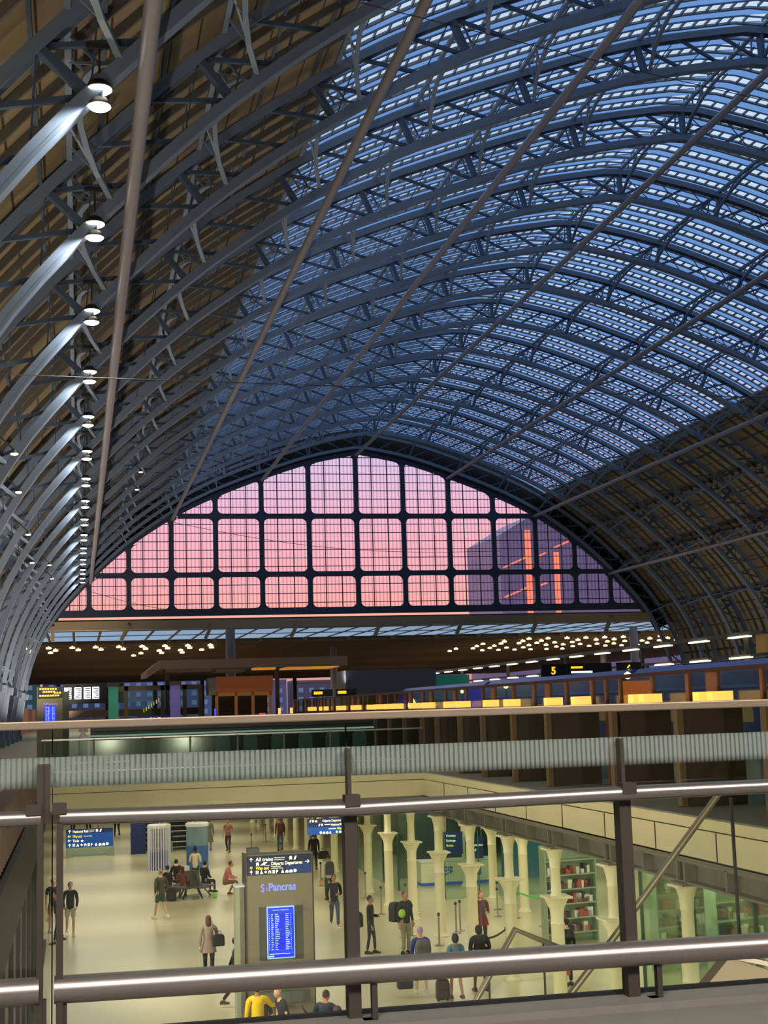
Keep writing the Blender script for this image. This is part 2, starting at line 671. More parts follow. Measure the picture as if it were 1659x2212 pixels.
def skin(sa, sb, off, y0, y1, thick=0.12, step=1.5):
    m = MB()
    n = int((sb - sa) / step)
    vs = []
    for i in range(n + 1):
        s = sa + (sb - sa) * i / n
        for o2 in (off, off + thick):
            for y in (y0, y1):
                vs.append(AP(s, o2, y))
    fs = []
    for i in range(n):
        a = i * 4
        fs.append((a, a + 1, a + 5, a + 4))
        fs.append((a + 2, a + 6, a + 7, a + 3))
    fs += [(0, 2, 3, 1), (n * 4, n * 4 + 1, n * 4 + 3, n * 4 + 2)]
    for i in range(n):
        a = i * 4
        fs.append((a, a + 4, a + 6, a + 2))
        fs.append((a + 1, a + 3, a + 7, a + 5))
    m.add(vs, fs)
    return m


BL = struct(skin(0, S_GL, OFFB, YB0, YB1).build('ceiling_boards_left', BOARD), 'brown boarded left haunch of the roof')
BR = struct(skin(S_GR, STOT, OFFB, YB0, YB1).build('ceiling_boards_right', BOARD), 'brown boarded right haunch of the roof')
for par, sa, sb in ((BL, 0, S_GL), (BR, S_GR, STOT)):
    m = MB()
    for a in rib_ys[:-1]:
        for j in range(1, 6):
            y = a - j * PITCH
            m.sweep(apath(sa, sb, 2.0, OFFB - 0.12, y), 0.13, 0.24)
    m.build('rafter', mat('dark_rafter', (92, 90, 86), 0.6), par)
    m = MB()
    s = sa + 1.2
    while s < sb:
        m.bar(AP(s, OFFB - 0.05, YB0), AP(s, OFFB - 0.05, YB1), 0.10, 0.12)
        s += 2.4
    m.build('batten', STEEL_D, par)

# saw-tooth skylights: frosted rising face, clear falling face, iron bars
mf, mc, mbx, mg = MB(), MB(), MB(), MB()
NSEG = 36
SEG = (S_GR - S_GL) / NSEG
H0, HR = RIB_OUT + 0.34, RIB_OUT + 0.50
for b in range(len(rib_ys) - 1):
    for j in range(6):
        ya = rib_ys[b] - j * PITCH
        yb = ya - PITCH
        ym_ = yb + PITCH * 0.54
        # south to north: shallow ridged blue glass, then a flat clear strip
        frost = [(yb + 0.05, H0), (yb + PITCH * 0.22, HR), (ym_, H0)]
        clr = [(ym_, H0), (ya - 0.05, H0)]
        for i in range(NSEG):
            s0, s1 = S_GL + SEG * i, S_GL + SEG * (i + 1)
            for prof, mm in ((frost, mf), (clr, mc)):
                for (y_a, o_a), (y_b, o_b) in zip(prof, prof[1:]):
                    mm.add([AP(s0, o_a, y_a), AP(s0, o_b, y_b), AP(s1, o_b, y_b), AP(s1, o_a, y_a)], [(0, 1, 2, 3)])
        mg.sweep(apath(S_GL, S_GR, 1.6, H0 - 0.03, yb), 0.14, 0.10)
        mg.sweep(apath(S_GL, S_GR, 1.6, H0 - 0.02, ym_), 0.06, 0.07)
        nb = NSEG * 2
        for i in range(nb + 1):
            s = S_GL + (S_GR - S_GL) * i / nb
            mbx.bar(AP(s, H0, ym_), AP(s, H0, ya), 0.04, 0.15)
sky = struct(mf.build('ceiling_skylights', FROST), 'saw-tooth blue glass skylights over the middle of the shed')
mc.build('clear_pane', CLEAR, sky)
mbx.build('glazing_bar', STEEL_D, sky)
mg.build('gutter_beam', STEEL, sky)

# roof south of the last rib, closed end behind the viewer, side walls
struct(skin(S_GL, S_GR, OFFB, YB0, rib_ys[-1]).build('ceiling_boards_south', BOARD))
struct(MB().box(-9, 72, YB0 - 0.5, YB0, -0.5, 42).build('wall_south', BRICK))
struct(MB().box(-8.4, -7.8, YB0, YG + 200, 0, 9).build('wall_west', BRICK))
struct(MB().box(71.0, 71.6, YB0, YG + 200, 0, 9).build('wall_east', BRICK))

# ------------------------------------------------------------------ glazed end wall
Z_B0, Z_B1 = 18.29, 18.91
TR = [(22.39, 22.95), (28.95, 29.50)]
gab = bpy.data.objects.new('window_1', None)
C.objects.link(gab)
gab.location = (0, YG, 0)
struct(gab, 'great arched iron-framed glazed end screen, pink with sunset')


def arch_z(x):
    s = s_of_x(x)
    return arch_s(s)[0].y


m = MB()
xL = min(p.x for p in ARCH if p.y > Z_B1)
xR = max(p.x for p in ARCH if p.y > Z_B1)
for x in M_X:
    m.box(x - 0.27, x + 0.27, -0.2, 0.2, Z_B0, arch_z(x) + 0.2)
m.box(xL - 1.5, xR + 1.5, -0.22, 0.22, Z_B0 - 0.15, Z_B1)
for z0, z1 in TR:
    xs = [p.x for p in ARCH if p.y > z1]
    m.box(min(xs) - 0.3, max(xs) + 0.3, -0.21, 0.21, z0, z1)


def fillet(cx, cz, qx, qz, r=0.55):
    pts = [(cx, cz)]
    for k in range(6):
        a = math.pi / 2 * k / 5
        pts.append((cx + qx * (r - r * math.sin(a)), cz + qz * (r - r * math.cos(a))))
    m.prism(pts, 'Y', -0.18, 0.18)


for x in M_X:
    for sgn in (-1, 1):
        xe = x + sgn * 0.27
        for zz, qz in ((Z_B1, 1), (TR[0][0], -1), (TR[0][1], 1), (TR[1][0], -1), (TR[1][1], 1)):
            if arch_z(xe + sgn * 0.5) > zz + (0.8 if qz > 0 else 0.0):
                fillet(xe, zz, sgn, qz)
        za = arch_z(xe) - 0.05
        fillet(xe, za, sgn, -1, 0.6)
s_a, s_b = s_of_x(xL - 1.2), s_of_x(xR + 1.2)
mm_ = MB()
m.sweep([(p, n_) for p, n_ in apath(s_a, s_b, 1.0, 0.1, 0)], 0.5, 0.45)
m.build('window_frame', GABLE_IRON, gab)
m = MB()
edges = [xL - 0.5] + M_X + [xR + 0.5]
for a, b in zip(edges, edges[1:]):
    if b - a < 1.0:
        continue
    for k in (1, 2):
        x = a + (b - a) * k / 3
        if arch_z(x) > Z_B1:
            m.box(x - 0.05, x + 0.05, -0.06, 0.06, Z_B1 - 0.1, arch_z(x) + 0.1)
for z in (19.46, 20.51, 21.5, 23.54, 24.49, 25.43, 26.38, 27.33, 28.3, 30.25, 31.2, 32.16, 33.12, 34.08, 35.05, 36.0):
    xs = [p.x for p in ARCH if p.y > z]
    if xs:
        m.box(min(xs), max(xs), -0.04, 0.04, z - 0.04, z + 0.04)
m.build('glazing_bar', GABLE_IRON, gab)
# reeded glass
gm = bpy.data.materials.new('reeded_glass')
gm.use_nodes = True
n = gm.node_tree
n.nodes.clear()
out = n.nodes.new('ShaderNodeOutputMaterial')
trn = n.nodes.new('ShaderNodeBsdfTransparent')
tcn = n.nodes.new('ShaderNodeTexCoord')
wv = n.nodes.new('ShaderNodeTexWave')
wv.bands_direction = 'X'
wv.inputs['Scale'].default_value = 0.74
wv.inputs['Distortion'].default_value = 0.6
wv.inputs['Detail'].default_value = 1.0
n.links.new(tcn.outputs['Object'], wv.inputs['Vector'])
rmp = n.nodes.new('ShaderNodeValToRGB')
rmp.color_ramp.elements[0].position = 0.0
rmp.color_ramp.elements[0].color = (0.80, 0.76, 0.80, 1)
rmp.color_ramp.elements[1].position = 0.45
rmp.color_ramp.elements[1].color = (1, 0.985, 0.985, 1)
n.links.new(wv.outputs['Fac'], rmp.inputs[0])
n.links.new(rmp.outputs[0], trn.inputs[0])
n.links.new(trn.outputs[0], out.inputs[0])
m = MB()
poly = [(p.x, p.y + 0.05) for p in ARCH if p.y > Z_B1 - 0.4]
m.prism(poly, 'Y', -0.012, 0.012)
m.build('window_glass', gm, gab)
# dark boarded ring between the end rib and the glass
m = MB()
ring = []
sa2, sb2 = s_of_x(-3.6), s_of_x(66.6)
for i in range(61):
    s = sa2 + (sb2 - sa2) * i / 60
    ring.append((AP(s, 0.25, 0), AP(s, 3.4, 0)))
for (a, b), (c, d) in zip(ring, ring[1:]):
    m.add([(a.x, 0.3, a.z), (c.x, 0.3, c.z), (d.x, 0.3, d.z), (b.x, 0.3, b.z), (a.x, 0.45, a.z), (c.x, 0.45, c.z), (d.x, 0.45, d.z), (b.x, 0.45, b.z)],
          [(0, 1, 2, 3), (7, 6, 5, 4), (0, 4, 5, 1), (3, 2, 6, 7)])
m.build('arch_board', DARK, gab)

# beam below the screen and its brackets
struct(MB().box(-3.4, 66.2, YG - 0.5, YG + 0.6, 16.75, 17.70).build('trim_1', CREAMLITE), 'ochre box beam under the glazed screen')
m = MB().box(-3.0, 66.0, YG + 0.8, YG + 2.0, 16.8, 17.2)
m.build('trim_2', CREAMLITE)['kind'] = 'structure'
for i, x in enumerate((-2.6, 5.4, 14.5, 24.0, 33.5, 43.0, 52.0, 61.0)):
    o = MB().bar((x, YG - 0.6, 17.2), (x - 0.8 if i else x, YG - 0.6, 15.6), 0.5, 0.35).build('beam_bracket', CREAMLITE)
    tag(o, 'ochre bracket under the long beam below the glazed screen, %s from the left' % ORD[i], 'bracket', 'brackets under the screen beam')

# ------------------------------------------------------------------ flat-roofed extension beyond
m = MB()
m.box(-45, 130, 201, 428, 17.45, 18.0)
for y0, y1 in ((158.5, 160), (170.0, 171.5), (181, 182.5), (193, 201)):
    m.box(-45, 130, y0, y1, 17.45, 18.0)
ceil2 = struct(m.build('ceiling_extension', mat('dark_brown_soffit', (92, 76, 54), 0.7)), 'dark slatted ceiling of the extension')
m = MB()
y = 194.0
while y < 425:
    m.box(-45, 130, y, y + 0.35, 16.95, 17.45)
    y += 3.1
x = -44.0
while x < 130:
    m.box(x, x + 0.5, 193, 425, 17.05, 17.45)
    m.box(x, x + 0.3, 160, 193, 17.36, 17.45)
    m.box(x + 3.1, x + 3.4, 160, 193, 17.36, 17.45)
    x += 6.2
m.build('ceiling_beam', mat('brown_beams', (130, 106, 72), 0.6), ceil2)
m = MB()
for y0, y1 in ((160, 170), (171.5, 181), (182.5, 193)):
    m.box(-45, 130, y0, y1, 17.46, 17.5)
m.build('skylight_pane', frosted_mat('grey_blue_pane', (0.8, 0.9, 1.0), (0.3, 0.36, 0.45)), ceil2)

dl = MB().lathe([(0.30, 0), (0.38, 0.06), (0.36, 0.22), (0.15, 0.30)], n=12).lathe([(0.04, 0.28), (0.04, 0.84)], n=6).build('downlight', LAMPWARM, None, True)
first = True
spots = []
for r_i, yy in enumerate((196, 203, 210, 218, 226, 235)):
    for k in range(15):
        x = -10 + k * 3.1 + (r_i % 2) * 0.8
        if r_i in (0, 1) and k < 10 or (r_i == 2 and k in (0, 1, 2, 8, 9, 7)) or (r_i == 3 and k in (0, 6, 7, 8)) or (r_i == 4 and k in (0, 6)):
            spots.append((x, yy, 'left'))
    for k in range(13):
        x = 61 + k * 2.9 + (r_i % 2) * 1.3
        if (r_i * 5 + k * 3) % 7 != 0 and (r_i < 5 or k < 8):
            spots.append((x, yy, 'right'))
cntL = {}
for x, yy, side in spots:
    if first:
        o = dl
        first = False
    else:
        o = dl.copy()
        C.objects.link(o)
    o.location = (x, yy, 16.62)
    tag(o, 'small warm round downlight in the %s-hand cluster under the extension ceiling' % side, 'downlight', 'warm downlights, %s cluster' % side)
for yy in (200, 230, 270, 320):
    area_light('extension_downlight_glow', (10, yy, 16.3), 30, 10, 5000, WARM)
    area_light('extension_downlight_glow', (75, yy, 16.3), 30, 10, 5000, WARM)

# slim columns of the extension
for i, (x, y) in enumerate(((17.4, 165), (38.5, 215), (73.5, 180), (92, 240))):
    o = MB().lathe([(0.55, 0), (0.55, 12.2)], n=14).build('round_column', mat('pale_grey_column', (128, 124, 120), 0.5), None, True)
    o.location = (x, y, DECK)
    tag(o, 'slim round grey column carrying the extension roof, %s from the left' % ORD[i], 'column', 'round columns of the extension')

# ------------------------------------------------------------------ floors, decks, walls
struct(MB().box(-30, 90, YB0, 200, -0.4, 0.0).build('floor', FLOORM), 'polished pale stone floor of the arcade')
struct(MB().box(-8, 12.3, 50.15, 200, 4.0, DECK).build('floor_crossing_deck', DECKM), 'upper deck crossing beyond the opening')
struct(MB().box(12.3, 72, YB0, 200, 4.0, DECK).build('floor_right_deck', DECKM), 'upper deck right of the opening')
struct(MB().box(-60, 140, 200, 460, 4.6, DECK).build('floor_extension', DECKM))
struct(MB().box(-8, -1.35, YB0, 50.15, 4.6, DECK).build('floor_left_deck', DECKM))
# soffit lining bright cream
# fascia of right edge
m = MB().box(12.10, 12.3, 6, 50.0, 4.43, 4.985).box(12.10, 12.3, 6, 50.0, 5.01, 5.22)
fas = struct(m.build('trim_3', CREAM), 'cream edge fascia of the right deck')
m = MB().box(12.16, 12.3, 6, 50, 4.98, 5.02)
y = 8.0
while y < 50:
    m.box(12.085, 12.12, y, y + 0.03, 4.43, 4.985)
    y += 3.0
m.build('joint', BRONZE, fas)
m = MB().box(-1.2, 12.1, 50.0, 50.15, 4.43, 4.985).box(-1.2, 12.1, 50.0, 50.15, 5.01, 5.22)
fas = struct(m.build('trim_4', CREAM), 'cream edge fascia of the crossing deck')
MB().box(-1.2, 12.1, 50.04, 50.15, 4.98, 5.02).build('joint', BRONZE, fas)
# steel beams on the columns
m = MB().box(11.95, 12.05, 6, 100, 3.97, 4.43).box(11.72, 12.28, 6, 100, 3.97, 4.02).box(11.72, 12.28, 6, 50, 4.38, 4.43)
bm_ = struct(m.build('trim_5', BEAMG), 'grey riveted steel beam carried on the cast-iron columns')
m = MB()
for k in range(-5, 18):
    yy = 30.9 + 4.0 * k
    if yy < 7:
        continue
    for dy in (-0.17, 0.17):
        m.box(11.70, 11.95, yy + dy - 0.04, yy + dy + 0.04, 4.0, 4.42)
    m.box(11.72, 11.95, yy + 1.95, yy + 2.02, 4.0, 4.42)
    m.box(11.60, 12.1, yy - 0.3, yy + 0.3, 3.93, 3.99)
m.build('stiffener', BEAMG, bm_)

# left shopfront wall
wl = struct(MB().box(-1.35, -1.15, 6, 50, 0, 5.0).build('wall_left', mat('dark_shopfront_glass', (20, 19, 15), 0.4, 0, 0.3, 0.5)), 'dark glazed shopfront wall at the left of the arcade')
m = MB()
for yy in range(8, 50, 3):
    m.box(-1.15, -1.08, yy, yy + 0.12, 0, 5.0)
m.box(-1.15, -1.05, 6, 50, 3.9, 5.15).box(-1.15, -1.02, 6, 50, 0, 0.25)
m.build('mullion', mat('dark_mullion', (40, 36, 30), 0.6), wl)
struct(MB().box(-8, -7.8, 50, 200, 0, 4).build('wall_left_far', CREAM))
struct(MB().box(-8, 60, 118, 118.3, 0, 4).build('wall_arcade_end', CREAM))

# slatted timber balustrade on the left deck edge
t = thing('slatted_balustrade', 'brown slatted balustrade along the left edge of the opening', 'balustrade', (-1.25, 0, DECK))
m = MB()
yy = 16.0
while yy < 50:
    m.box(-0.12, 0.12, yy, yy + 0.09, 0.05, 1.0)
    yy += 0.55
m.build('slat', WOOD, t)
MB().box(-0.14, 0.16, 16, 50, 1.0, 1.06).build('top_rail', WOOD, t)
MB().box(-0.03, 0.03, 16, 50, 0.0, 0.98).build('panel', WOOD, t)

# glass balustrade along the far edge of the opening
t = thing('glass_balustrade', 'far glass balustrade on the crossing deck edge, with thin posts', 'balustrade', (0, 50.3, DECK))
MB().box(-1.2, 12.2, -0.01, 0.01, 0.02, 1.55).build('glass_panel', SCREENGLASS, t)
for k in range(9):
    MB().box(-1.1 + k * 1.65 - 0.03, -1.1 + k * 1.65 + 0.03, -0.05, 0.05, 0, 1.6).build('post', BRONZE, t)
MB().box(-1.2, 12.2, -0.04, 0.04, 1.58, 1.63).box(-1.2, 12.2, -0.03, 0.03, 0.5, 0.53).build('rail', BRUSHED, t)

# ------------------------------------------------------------------ cast-iron columns
CP = [(0.25, 0), (0.25, 0.04), (0.19, 0.10), (0.175, 0.2), (0.165, 2.05), (0.18, 2.08), (0.165, 2.12), (0.17, 2.35), (0.20, 2.52), (0.27, 2.64), (0.30, 2.70)]
CU = [(0.15, 2.76), (0.13, 2.84), (0.125, 3.42), (0.14, 3.44), (0.14, 3.48), (0.135, 3.5), (0.15, 3.66), (0.20, 3.84), (0.26, 3.91)]
col = thing('cast_iron_column', '', 'column', (11.8, 30.9, 0), 0, 'cream cast-iron columns of the arcade')
MB().lathe(CP, n=16).build('shaft', COLM, col, True)
MB().lathe(CU, n=16).cbox(0, 0, 3.92, 0.56, 0.56, 0.05).build('capital', COLM, col, True)
m = MB().cbox(0, 0, 2.735, 0.66, 0.66, 0.05)
for a in range(4):
    c_, s_ = math.cos(a * math.pi / 2), math.sin(a * math.pi / 2)
    m.bar((0.16 * c_, 0.16 * s_, 2.45), (0.30 * c_, 0.30 * s_, 2.70), 0.03, 0.05)
m.build('collar', COLM, col)
rows = [(11.8, 30.9 + 4.0 * k, 'front row under the steel beam', k) for k in range(-1, 18)]
rows += [(16.05, 51.1 + 4.0 * k, 'second row behind the steel beam', k) for k in range(-1, 13)]
for i, (x, y, rname, k) in enumerate(rows):
    lab = 'cream iron column with tray collar, %s, %s counting away from the viewer' % (rname, ORD[k + 1])
    if i == 0:
        col.location = (x, y, 0)
        col['label'] = lab
    else:
        dup(col, (x, y, 0), 0, lab)

# ------------------------------------------------------------------ near footbridge and its balustrade
struct(MB().box(-9, 12, -6, 5.75, 6.10, 6.37).box(-9, 12, 5.5, 5.75, 6.37, 6.40).build('floor_footbridge', KERB), 'grey stone walkway and kerb in front')
YN = 5.6
t = thing('near_balustrade', 'near balustrade of glass, two steel tubes and a flat handrail', 'balustrade', (0, YN, 0))
MB().box(-3.2, 6.2, -0.05, 0.05, 7.553, 7.585).build('handrail_cap', CAPM, t, bevel=0.005)
up = [(-3.2, 0, 7.23), (-0.135, 0, 7.222)]
up2 = [(-0.065, 0, 7.222), (1.06, 0, 7.205), (2.25, 0, 7.218), (6.2, 0, 7.235)]
MB().tube(up, 0.030, 16).build('upper_tube', BRUSHED, t, True)
MB().tube(up2, 0.030, 16).build('upper_tube', BRUSHED, t, True)
lo = [(-3.2, 0, 6.60), (-0.14, 0, 6.592)]
lo2 = [(-0.085, 0, 6.592), (1.17, 0, 6.583), (2.8, 0, 6.572), (6.2, 0, 6.57)]
MB().tube(lo, 0.051, 20).build('lower_tube', BRUSHED, t, True)
MB().tube(lo2, 0.051, 20).build('lower_tube', BRUSHED, t, True)
for i, x in enumerate((-0.115, 1.06, 2.22, 3.4)):
    if i == 0:
        m = MB().box(x - 0.035, x - 0.012, -0.02, 0.10, 6.4, 7.42).box(x - 0.012, x + 0.012, 0.0, 0.10, 7.2, 7.42)
        m.box(x + 0.037, x + 0.062, -0.03, 0.09, 6.4, 7.20)
    else:
        m = MB().box(x - 0.024, x + 0.026, 0.03, 0.10, 6.4, 7.20).box(x - 0.008, x + 0.008, 0.03, 0.08, 7.2, 7.44)
    m.build('post', BRONZE, t)
    m = MB()
    if i == 0:
        MB().box(x - 0.075, x - 0.018, -0.035, 0.03, 7.235, 7.275).build('bracket', BRONZE, t)
        m.box(x + 0.02, x + 0.075, -0.035, 0.03, 7.235, 7.275)
    else:
        m.box(x - 0.03, x + 0.03, -0.035, 0.03, 7.215, 7.26)
    m.build('bracket', BRONZE, t)
for x in (-0.125, -0.05, 1.13, 2.315):
    MB().box(x - 0.010, x + 0.012, -0.012, 0.02, 6.38, 6.56).box(x - 0.045, x + 0.012, -0.02, 0.03, 6.37, 6.40).build('stub_post', BRONZE, t)
for a, b in ((-3.2, -0.10), (-0.09, 1.063), (1.067, 2.243), (2.247, 3.42), (3.424, 6.2)):
    MB().box(a, b, 0.105, 0.117, 6.40, 7.553).build('glass_panel', NEARGLASS, t)
MB().box(-3.2, 6.2, 0.095, 0.127, 6.395, 6.415).build('glass_shoe', BLACKM, t)
for x in (-0.095, 1.065, 2.245, 3.422):
    MB().box(x - 0.0025, x + 0.0025, 0.104, 0.118, 6.41, 7.553).build('glass_joint', BLACKM, t)
# film of fine upright stripes on the glass
fm = bpy.data.materials.new('striped_film')
fm.use_nodes = True
n = fm.node_tree
n.nodes.clear()
out = n.nodes.new('ShaderNodeOutputMaterial')
tcn = n.nodes.new('ShaderNodeTexCoord')
sp = n.nodes.new('ShaderNodeSeparateXYZ')
n.links.new(tcn.outputs['Object'], sp.inputs[0])


def mth(op, a, b=None, clamp=False):
    k = n.nodes.new('ShaderNodeMath')
    k.operation = op
    k.use_clamp = clamp
    for i, v in enumerate((a, b)):
        if v is None:
            continue
        if isinstance(v, (int, float)):
            k.inputs[i].default_value = v
        else:
            n.links.new(v, k.inputs[i])
    return k.outputs[0]


fx = mth('FRACT', mth('MULTIPLY', sp.outputs['X'], 1 / 0.0205))
st = mth('LESS_THAN', fx, 0.60)
st = mth('ADD', mth('MULTIPLY', st, 0.50), 0.22)
fade = mth('DIVIDE', mth('SUBTRACT', sp.outputs['Z'], 7.325), 0.035, True)
fac = mth('MULTIPLY', st, fade)
df = n.nodes.new('ShaderNodeBsdfDiffuse')
df.inputs[0].default_value = (*s2l((140, 148, 142)), 1)
tt = n.nodes.new('ShaderNodeBsdfTransparent')
mx = n.nodes.new('ShaderNodeMixShader')
n.links.new(fac, mx.inputs[0])
n.links.new(tt.outputs[0], mx.inputs[1])
n.links.new(df.outputs[0], mx.inputs[2])
n.links.new(mx.outputs[0], out.inputs[0])
MB().box(-3.2, 6.2, 0.099, 0.101, 7.325, 7.445).build('striped_film', fm, t)

# ------------------------------------------------------------------ floodlights on the ribs
HOUS = mat('lamp_housing', (60, 58, 54), 0.5, 0.4)
FLX = 0.48


def flood(i, y):
    t = thing('double_floodlight', '', 'floodlight', (FLX, y, 21.2), 0, 'double floodlights down the left side of the roof')
    for z, r_ in ((0.28, 0.30), (-0.12, 0.27)):
        MB().lathe([(0.08, 0.22), (r_ * 0.6, 0.20), (r_, 0.06), (r_ * 1.05, 0.03), (r_, 0.02)], cz=z, n=16).build('housing', HOUS, t, True)
        MB().lathe([(r_ * 0.75, -0.05), (r_ * 0.95, 0.0), (r_ * 0.9, 0.03)], cz=z, n=16).build('lamp', LAMPW, t, True)
    MB().bar((0, 0, -0.1), (0, 0, 1.3), 0.05, 0.05).bar((-0.3, 0, 1.3), (0.4, 0, 1.3), 0.08, 0.08).build('bracket', HOUS, t)
    return t


fl0 = None
for k in range(-1, 13):
    y = rib_ys[13 - k] - 0.1 if 0 <= 13 - k < len(rib_ys) else None
    if y is None:
        continue
    zz = 21.2
    lab = 'bright double round floodlight under the left roof, rib %s from the glazed end' % ORD[min(13 - k, 19)]
    if fl0 is None:
        fl0 = flood(0, y)
        fl0['label'] = lab
    else:
        dup(fl0, (FLX, y, zz), 0, lab)
    spot_light('floodlight_beam', (FLX, y - 0.3, 21.0), (-4.5, y - 0.2, 14), 1200, (1.0, 0.97, 0.92), 95, 0.7)
    spot_light('floodlight_beam', (FLX, y - 0.3, 21.0), (8, y + 1, 0), 2600, (1.0, 0.95, 0.85), 110, 0.8)
sl = None
for i, (x, y, z) in enumerate(((-2.15, 50.0, 16.7), (-2.4, 60, 16.9), (-2.5, 75, 17.0), (-2.7, 88, 16.9), (-1.9, 100, 18.0), (-1.9, 110, 18.0), (4.2, 96, 23.9), (4.3, 105, 24.1))):
    lab = 'small single floodlight on the left roof, %s' % ['lowest row, nearest', 'lowest row, second away', 'lowest row, third away', 'lowest row, fourth away', 'lowest row, fifth away', 'lowest row, sixth away', 'upper pair, nearer', 'upper pair, farther'][i]
    t = thing('single_floodlight', lab, 'floodlight', (x, y, z), 0, 'single floodlights on the left roof')
    MB().lathe([(0.05, 0.18), (0.12, 0.1), (0.15, 0.02)], n=12).build('housing', HOUS, t, True)
    MB().lathe([(0.11, -0.03), (0.14, 0.0), (0.12, 0.03)], n=12).build('lamp', LAMPW, t, True)
    MB().bar((0, 0, 0.15), (-0.9, 0, 1.0), 0.05, 0.05).build('bracket', HOUS, t)

# thin wires across the shed
for i, (p, q, l) in enumerate((((-2.1, 40, 17.15), (30, 40, 16.9), 'thin dark wire stretched level across the shed at mid height'),
                               ((8.1, 38, 28.0), (30, 38, 24.4), 'thin dark wire crossing the top corner of the skylights'),
                               ((8.4, 154, 28.6), (46, 150, 24.4), 'thin drooping wire crossing the pink end screen'),
                               ((0, 154, 21.2), (20, 150, 18.6), 'thin wire low across the left of the pink screen'))):
    pts = [Vector(p).lerp(Vector(q), k / 16) - Vector((0, 0, (0.1 if i < 2 else 1.4) * math.sin(math.pi * k / 16))) for k in range(17)]
    tag(MB().tube(pts, 0.028 if i > 1 else 0.013, 6).build('wire', BLACKM, None, True), l, 'wire')

# ------------------------------------------------------------------ beyond: office block and skyline
t = thing('office_block', 'grey office block with edges glowing sunset orange seen through the right of the end screen', 'building', (0, 0, 3.2))
t.scale = (1.8333, 1.8333, 1.8333)
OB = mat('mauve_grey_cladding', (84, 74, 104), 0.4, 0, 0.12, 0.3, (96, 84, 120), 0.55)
OR = mat('sunset_orange_reflection', (240, 130, 100), 0.3, emit=(240, 124, 92), estr=0.8)  # emission stands in for sunset glinting on the block's glass edges
pol = [(73.6, 0), (122, 0), (122, 50), (80.5, 36.2), (73.6, 32.2)]
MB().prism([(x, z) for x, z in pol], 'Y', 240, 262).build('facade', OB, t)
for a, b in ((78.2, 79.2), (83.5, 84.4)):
    MB().box(a, b, 239.6, 240, 13, 33 if a < 80 else 29).build('sunset_glint_edge', OR, t)
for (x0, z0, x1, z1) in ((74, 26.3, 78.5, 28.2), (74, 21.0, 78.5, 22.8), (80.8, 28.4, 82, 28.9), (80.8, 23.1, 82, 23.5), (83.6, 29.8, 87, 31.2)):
    MB().bar((x0, 239.8, z0), (x1, 239.8, z1), 0.3, 0.3).build('sunset_glint_ledge', OR, t)
SKB = [(-76, -44, 15, (40, 40, 56)), (-43, -12, 15, (36, 66, 64)), (-11, 12, 14, (44, 46, 66)), (13, 44, 15, (66, 76, 112)), (45, 68, 12.5, (78, 76, 112)),
       (70, 92, 12, (70, 62, 84)), (96, 130, 15, (84, 76, 100)),]
WIN = mat('dusk_window', (40, 50, 70), 0.2, emit=(120, 140, 190), estr=0.5)
for i, (x0, x1, h, c) in enumerate(SKB):
    lab = 'low dusk-lit building beyond the station, %s from the left under the far ceiling' % ORD[i]
    t = thing('distant_building', lab, 'building', ((x0 + x1) / 2, 470, DECK))
    hw = (x1 - x0) / 2
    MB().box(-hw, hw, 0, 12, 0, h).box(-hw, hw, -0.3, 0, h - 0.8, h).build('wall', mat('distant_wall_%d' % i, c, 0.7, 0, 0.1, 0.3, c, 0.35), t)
    m = MB()
    for fz in range(2, int(h) - 1, 3):
        k = -hw + 2
        while k < hw - 2:
            m.box(k, k + 1.6, -0.15, 0.05, fz, fz + 1.5)
            k += 3.6
    m.build('window', WIN, t)
# end glazing posts of the extension
for i, x in enumerate(range(-20, 100, 14)):
    tag(MB().box(x, x + 1.1, 428.2, 429.2, DECK, 17.45).build('end_post', BRONZE), 'dark post at the open far end of the extension, %s from the left' % ORD[i], 'post', 'far end posts')

# ------------------------------------------------------------------ platform level things
# kiosk with broad canopy
t = thing('canopy', 'broad flat brown canopy over the platform kiosk', 'canopy', (0, 88, 0))
m = MB().prism([(4.95, 10.30), (16.65, 10.25), (16.65, 10.86), (4.95, 10.84)], 'Y', 0, 0.3)
m.add([(4.16, 0.4, 9.77), (4.95, 0, 10.30), (4.95, 0, 10.84), (4.16, 0.4, 10.25), (4.16, 9, 9.9), (4.95, 9, 10.35), (4.95, 9, 10.84), (4.16, 9, 10.25)],
      [(0, 1, 2, 3), (0, 3, 7, 4), (0, 4, 5, 1), (3, 2, 6, 7), (4, 7, 6, 5), (1, 5, 6, 2)])
m.box(4.95, 16.65, 0.3, 9, 10.45, 10.84)
m.build('fascia', mat('canopy_brown', (112, 88, 72), 0.6), t)
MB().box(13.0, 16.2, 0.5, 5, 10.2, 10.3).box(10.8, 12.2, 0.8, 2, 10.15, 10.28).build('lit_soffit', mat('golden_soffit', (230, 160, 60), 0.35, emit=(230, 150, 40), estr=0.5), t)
MB().box(5.3, 8.2, 0.5, 3, 10.15, 10.3).box(8.4, 10.2, 0.5, 3, 10.05, 10.2).build('pale_soffit', mat('pale_soffit', (150, 130, 100), 0.5), t)
m = MB()
for x in (5.5, 12.6):
    m.box(x, x + 0.25, 4, 4.25, DECK, 10.4)
m.build('post', BRONZE, t)
t = thing('kiosk', 'brown-fronted kiosk under the canopy with lit brown sign board', 'kiosk', (0, 88.5, DECK))
MB().box(8.4, 11.96, 0, 0.25, 3.58, 4.56).build('sign_board', mat('kiosk_brown', (128, 66, 28), 0.5, emit=(120, 56, 20), estr=0.35), t)
MB().box(7.95, 8.4, 0, 2.0, 3.45, 4.5).build('side_panel', mat('kiosk_grey', (118, 112, 106), 0.5), t)
m = MB()
for x in (8.35, 9.55, 10.6, 11.7):
    m.box(x, x + 0.18, 0, 0.2, 0, 3.6)
